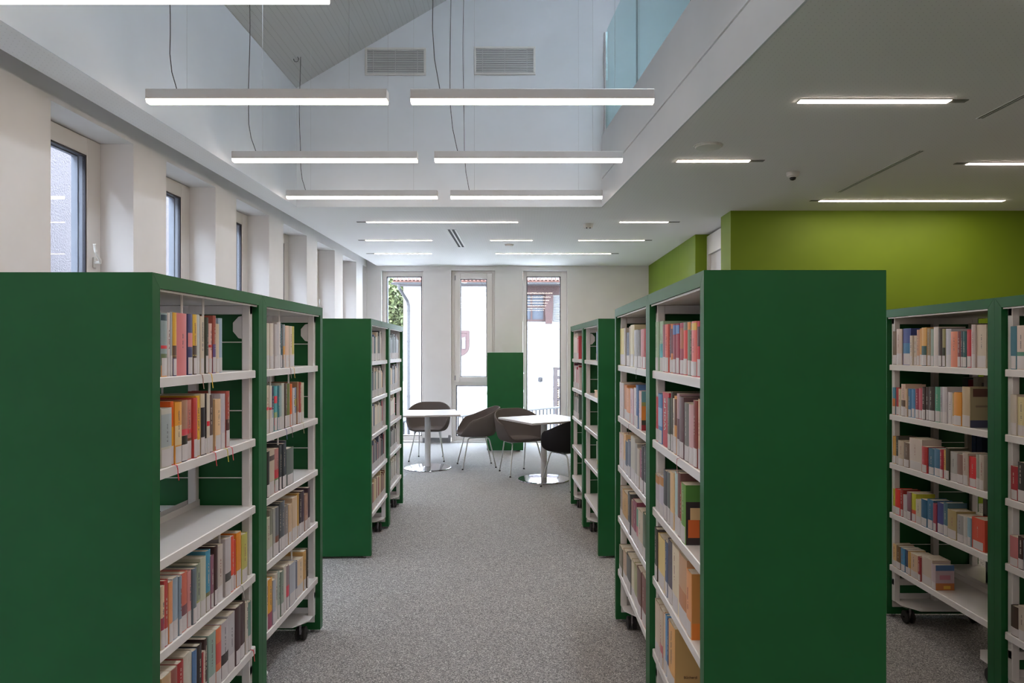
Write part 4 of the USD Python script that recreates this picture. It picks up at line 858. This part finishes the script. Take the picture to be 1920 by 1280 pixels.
# coat of arms
cx, cz, cw, chh = ox(858.5), oz(644), .66, .74
sh = thing('wall_crest', 'reddish heraldic shield with a pale gate mounted on the house wall', 'coat of arms', (cx, SH, cz))
def shield(s, drop=0):
    a = np.linspace(0, np.pi, 13)
    return [(-cw * s, chh * s), (cw * s, chh * s)] + [(cw * s * math.cos(q), -chh * .25 * s - chh * .75 * s * math.sin(q)) for q in a]
build(MB().poly(shield(1.0), -.10, 0, 'xz'), 'shield', 'shield_red', sh)
build(MB().poly(sg.Polygon(shield(.97)).difference(sg.Polygon(shield(.82))), -.14, -.10, 'xz'), 'shield_border', 'shield_red', sh)
em = MB()
for s in (-1, 1):
    em.poly([(s * .44, -.30), (s * .44, .40), (s * .24, .32), (s * .24, -.30)][::s], -.13, -.10, 'xz')
a = np.linspace(0, np.pi, 9)
gate = [(.17, -.30)] + [(.17 * math.cos(q), .12 + .17 * math.sin(q)) for q in a] + [(-.17, -.30)]
outer = [(.21, -.30)] + [(.21 * math.cos(q), .14 + .21 * math.sin(q)) for q in a] + [(-.21, -.30)]
em.poly(sg.Polygon(outer).difference(sg.Polygon(gate)), -.13, -.10, 'xz')
build(em, 'gate_emblem', 'shield_pale', sh)
t = thing('wall_lamp', 'small grey lamp on the white house wall outside', 'wall lamp', (ox(1013), SH, oz(711)))
build(MB().box(-.12, .12, -.04, 0, -.12, .12), 'back_plate', 'gutter_metal', t); build(MB().lathe([(.07, -.14), (.10, .02), (.05, .08)], (0, -.12), 14), 'lamp_shade', 'gutter_metal', t)
t = thing('timber_rack', 'dark timber rack of stacked firewood outside the right window', 'rack', (ox(1036), SH - 1.2, -3.5), 0)
hz = oz(688) + 3.5
for x in (.10, .86, 1.60): build(MB().box(x - .10, x + .10, -.5, .3, 0, hz), 'rack_post', 'timber_brown', t)
for z in (hz - .06, hz - .55, hz - 1.1, hz - 1.75): build(MB().box(0, 1.7, -.45, .25, z - .06, z + .06), 'rack_beam', 'timber_brown', t)
lr = random.Random(3)
for z0, z1 in ((hz - 1.69, hz - 1.2), (hz - 1.04, hz - .85), (hz - 3.2, hz - 1.85)):
    zz = z0 + .06
    while zz < z1:
        x = .26
        while x < 1.5:
            rr = lr.uniform(.05, .07)
            lg = MB().lathe([(rr, -.3), (rr, .3)], n=7); vv, ff = lg.mesh(); build((np.c_[vv[:, 0] + x, vv[:, 2] - .05, vv[:, 1] + zz], ff), 'log', 'bark', t); x += .15
        zz += .125
# railing on the terrace
rl = thing('terrace_railing', 'thin dark metal railing outside the end windows', 'railing')
Ra, Rb = np.array([-3.3, 15.6]), np.array([1.2, 20.3]); zt_ = -.10
LR = np.linalg.norm(Rb - Ra)
build(MB().tube([(*Ra, zt_), (*Rb, zt_)], .032, 8), 'top_rail', 'rail_metal', rl); build(MB().tube([(*Ra, zt_ - 1.05), (*Rb, zt_ - 1.05)], .016, 8), 'bottom_rail', 'rail_metal', rl)
nb = int(LR / .15)
for i in range(nb + 1):
    q = Ra + (Rb - Ra) * i / nb
    if i % 10 == 0: build(MB().tube([(*q, -1.25), (*q, zt_)], .022, 8), 'railing_post', 'rail_metal', rl)
    else: build(MB().tube([(*q, zt_ - 1.05), (*q, zt_)], .02, 6), 'baluster', 'rail_metal', rl)
# building seen through the left windows
nb_ = thing('plaster_building', 'rough lavender-grey plastered building outside the left windows', 'building', (0, 0, 0))
build(MB().box(-16, -6.2, -14, 24, -3.5, 5.6), 'plaster_wall', 'plaster', nb_)
build(MB().box(-16.2, -6.0, -14.2, 24.2, 5.6, 5.8), 'roof_edge', 'gutter_metal', nb_)
for yy in (2.0, 8.0, 17.5):
    wf = build(MB().box(-6.2, -6.12, yy - .6, yy + .6, -.9, .6), 'house_window', 'render_white', nb_); build(MB().box(-6.125, -6.10, yy - .5, yy + .5, -.8, .5), 'pane', 'dark_glass', wf)
# tree beyond the house corner
tr = thing('garden_tree', 'yellowing green tree beside the white house, through the left end window', 'tree', (-12.3, 53, -3.5))
build(MB().tube([(0, 0, 0), (.1, .1, 2.5), (-.1, 0, 5), (.1, 0, 7.5)], [.28, .22, .15, .05], 9), 'trunk', 'bark', tr, smooth=60)
nr = np.random.default_rng(8)
nlf = 30000
dirs = nr.normal(size=(nlf, 3)); dirs /= np.linalg.norm(dirs, axis=1, keepdims=True)
rad_ = nr.uniform(.3, 1, (nlf, 1)) ** .5
cen = dirs * rad_ * np.array([3.9, 3.2, 5.2]) * (1 + .25 * meshkit.noise(dirs * 2.5)[:, None]) + np.array([0, 0, 6.6])
a = nr.normal(size=(nlf, 3)); a /= np.linalg.norm(a, axis=1, keepdims=True); b_ = np.cross(a, nr.normal(size=(nlf, 3))); b_ /= np.linalg.norm(b_, axis=1, keepdims=True)
s_ = nr.uniform(.14, .28, (nlf, 1))
tv = np.stack([cen - a * s_, cen + b_ * s_ * .5, cen + a * s_, cen - b_ * s_ * .5], 1).reshape(-1, 3)
q = np.arange(nlf)[:, None] * 4
p = build((tv, np.vstack([q + [0, 1, 2], q + [0, 2, 3]])), 'foliage', 'foliage', tr); p.SetCustomDataByKey('kind', 'stuff')
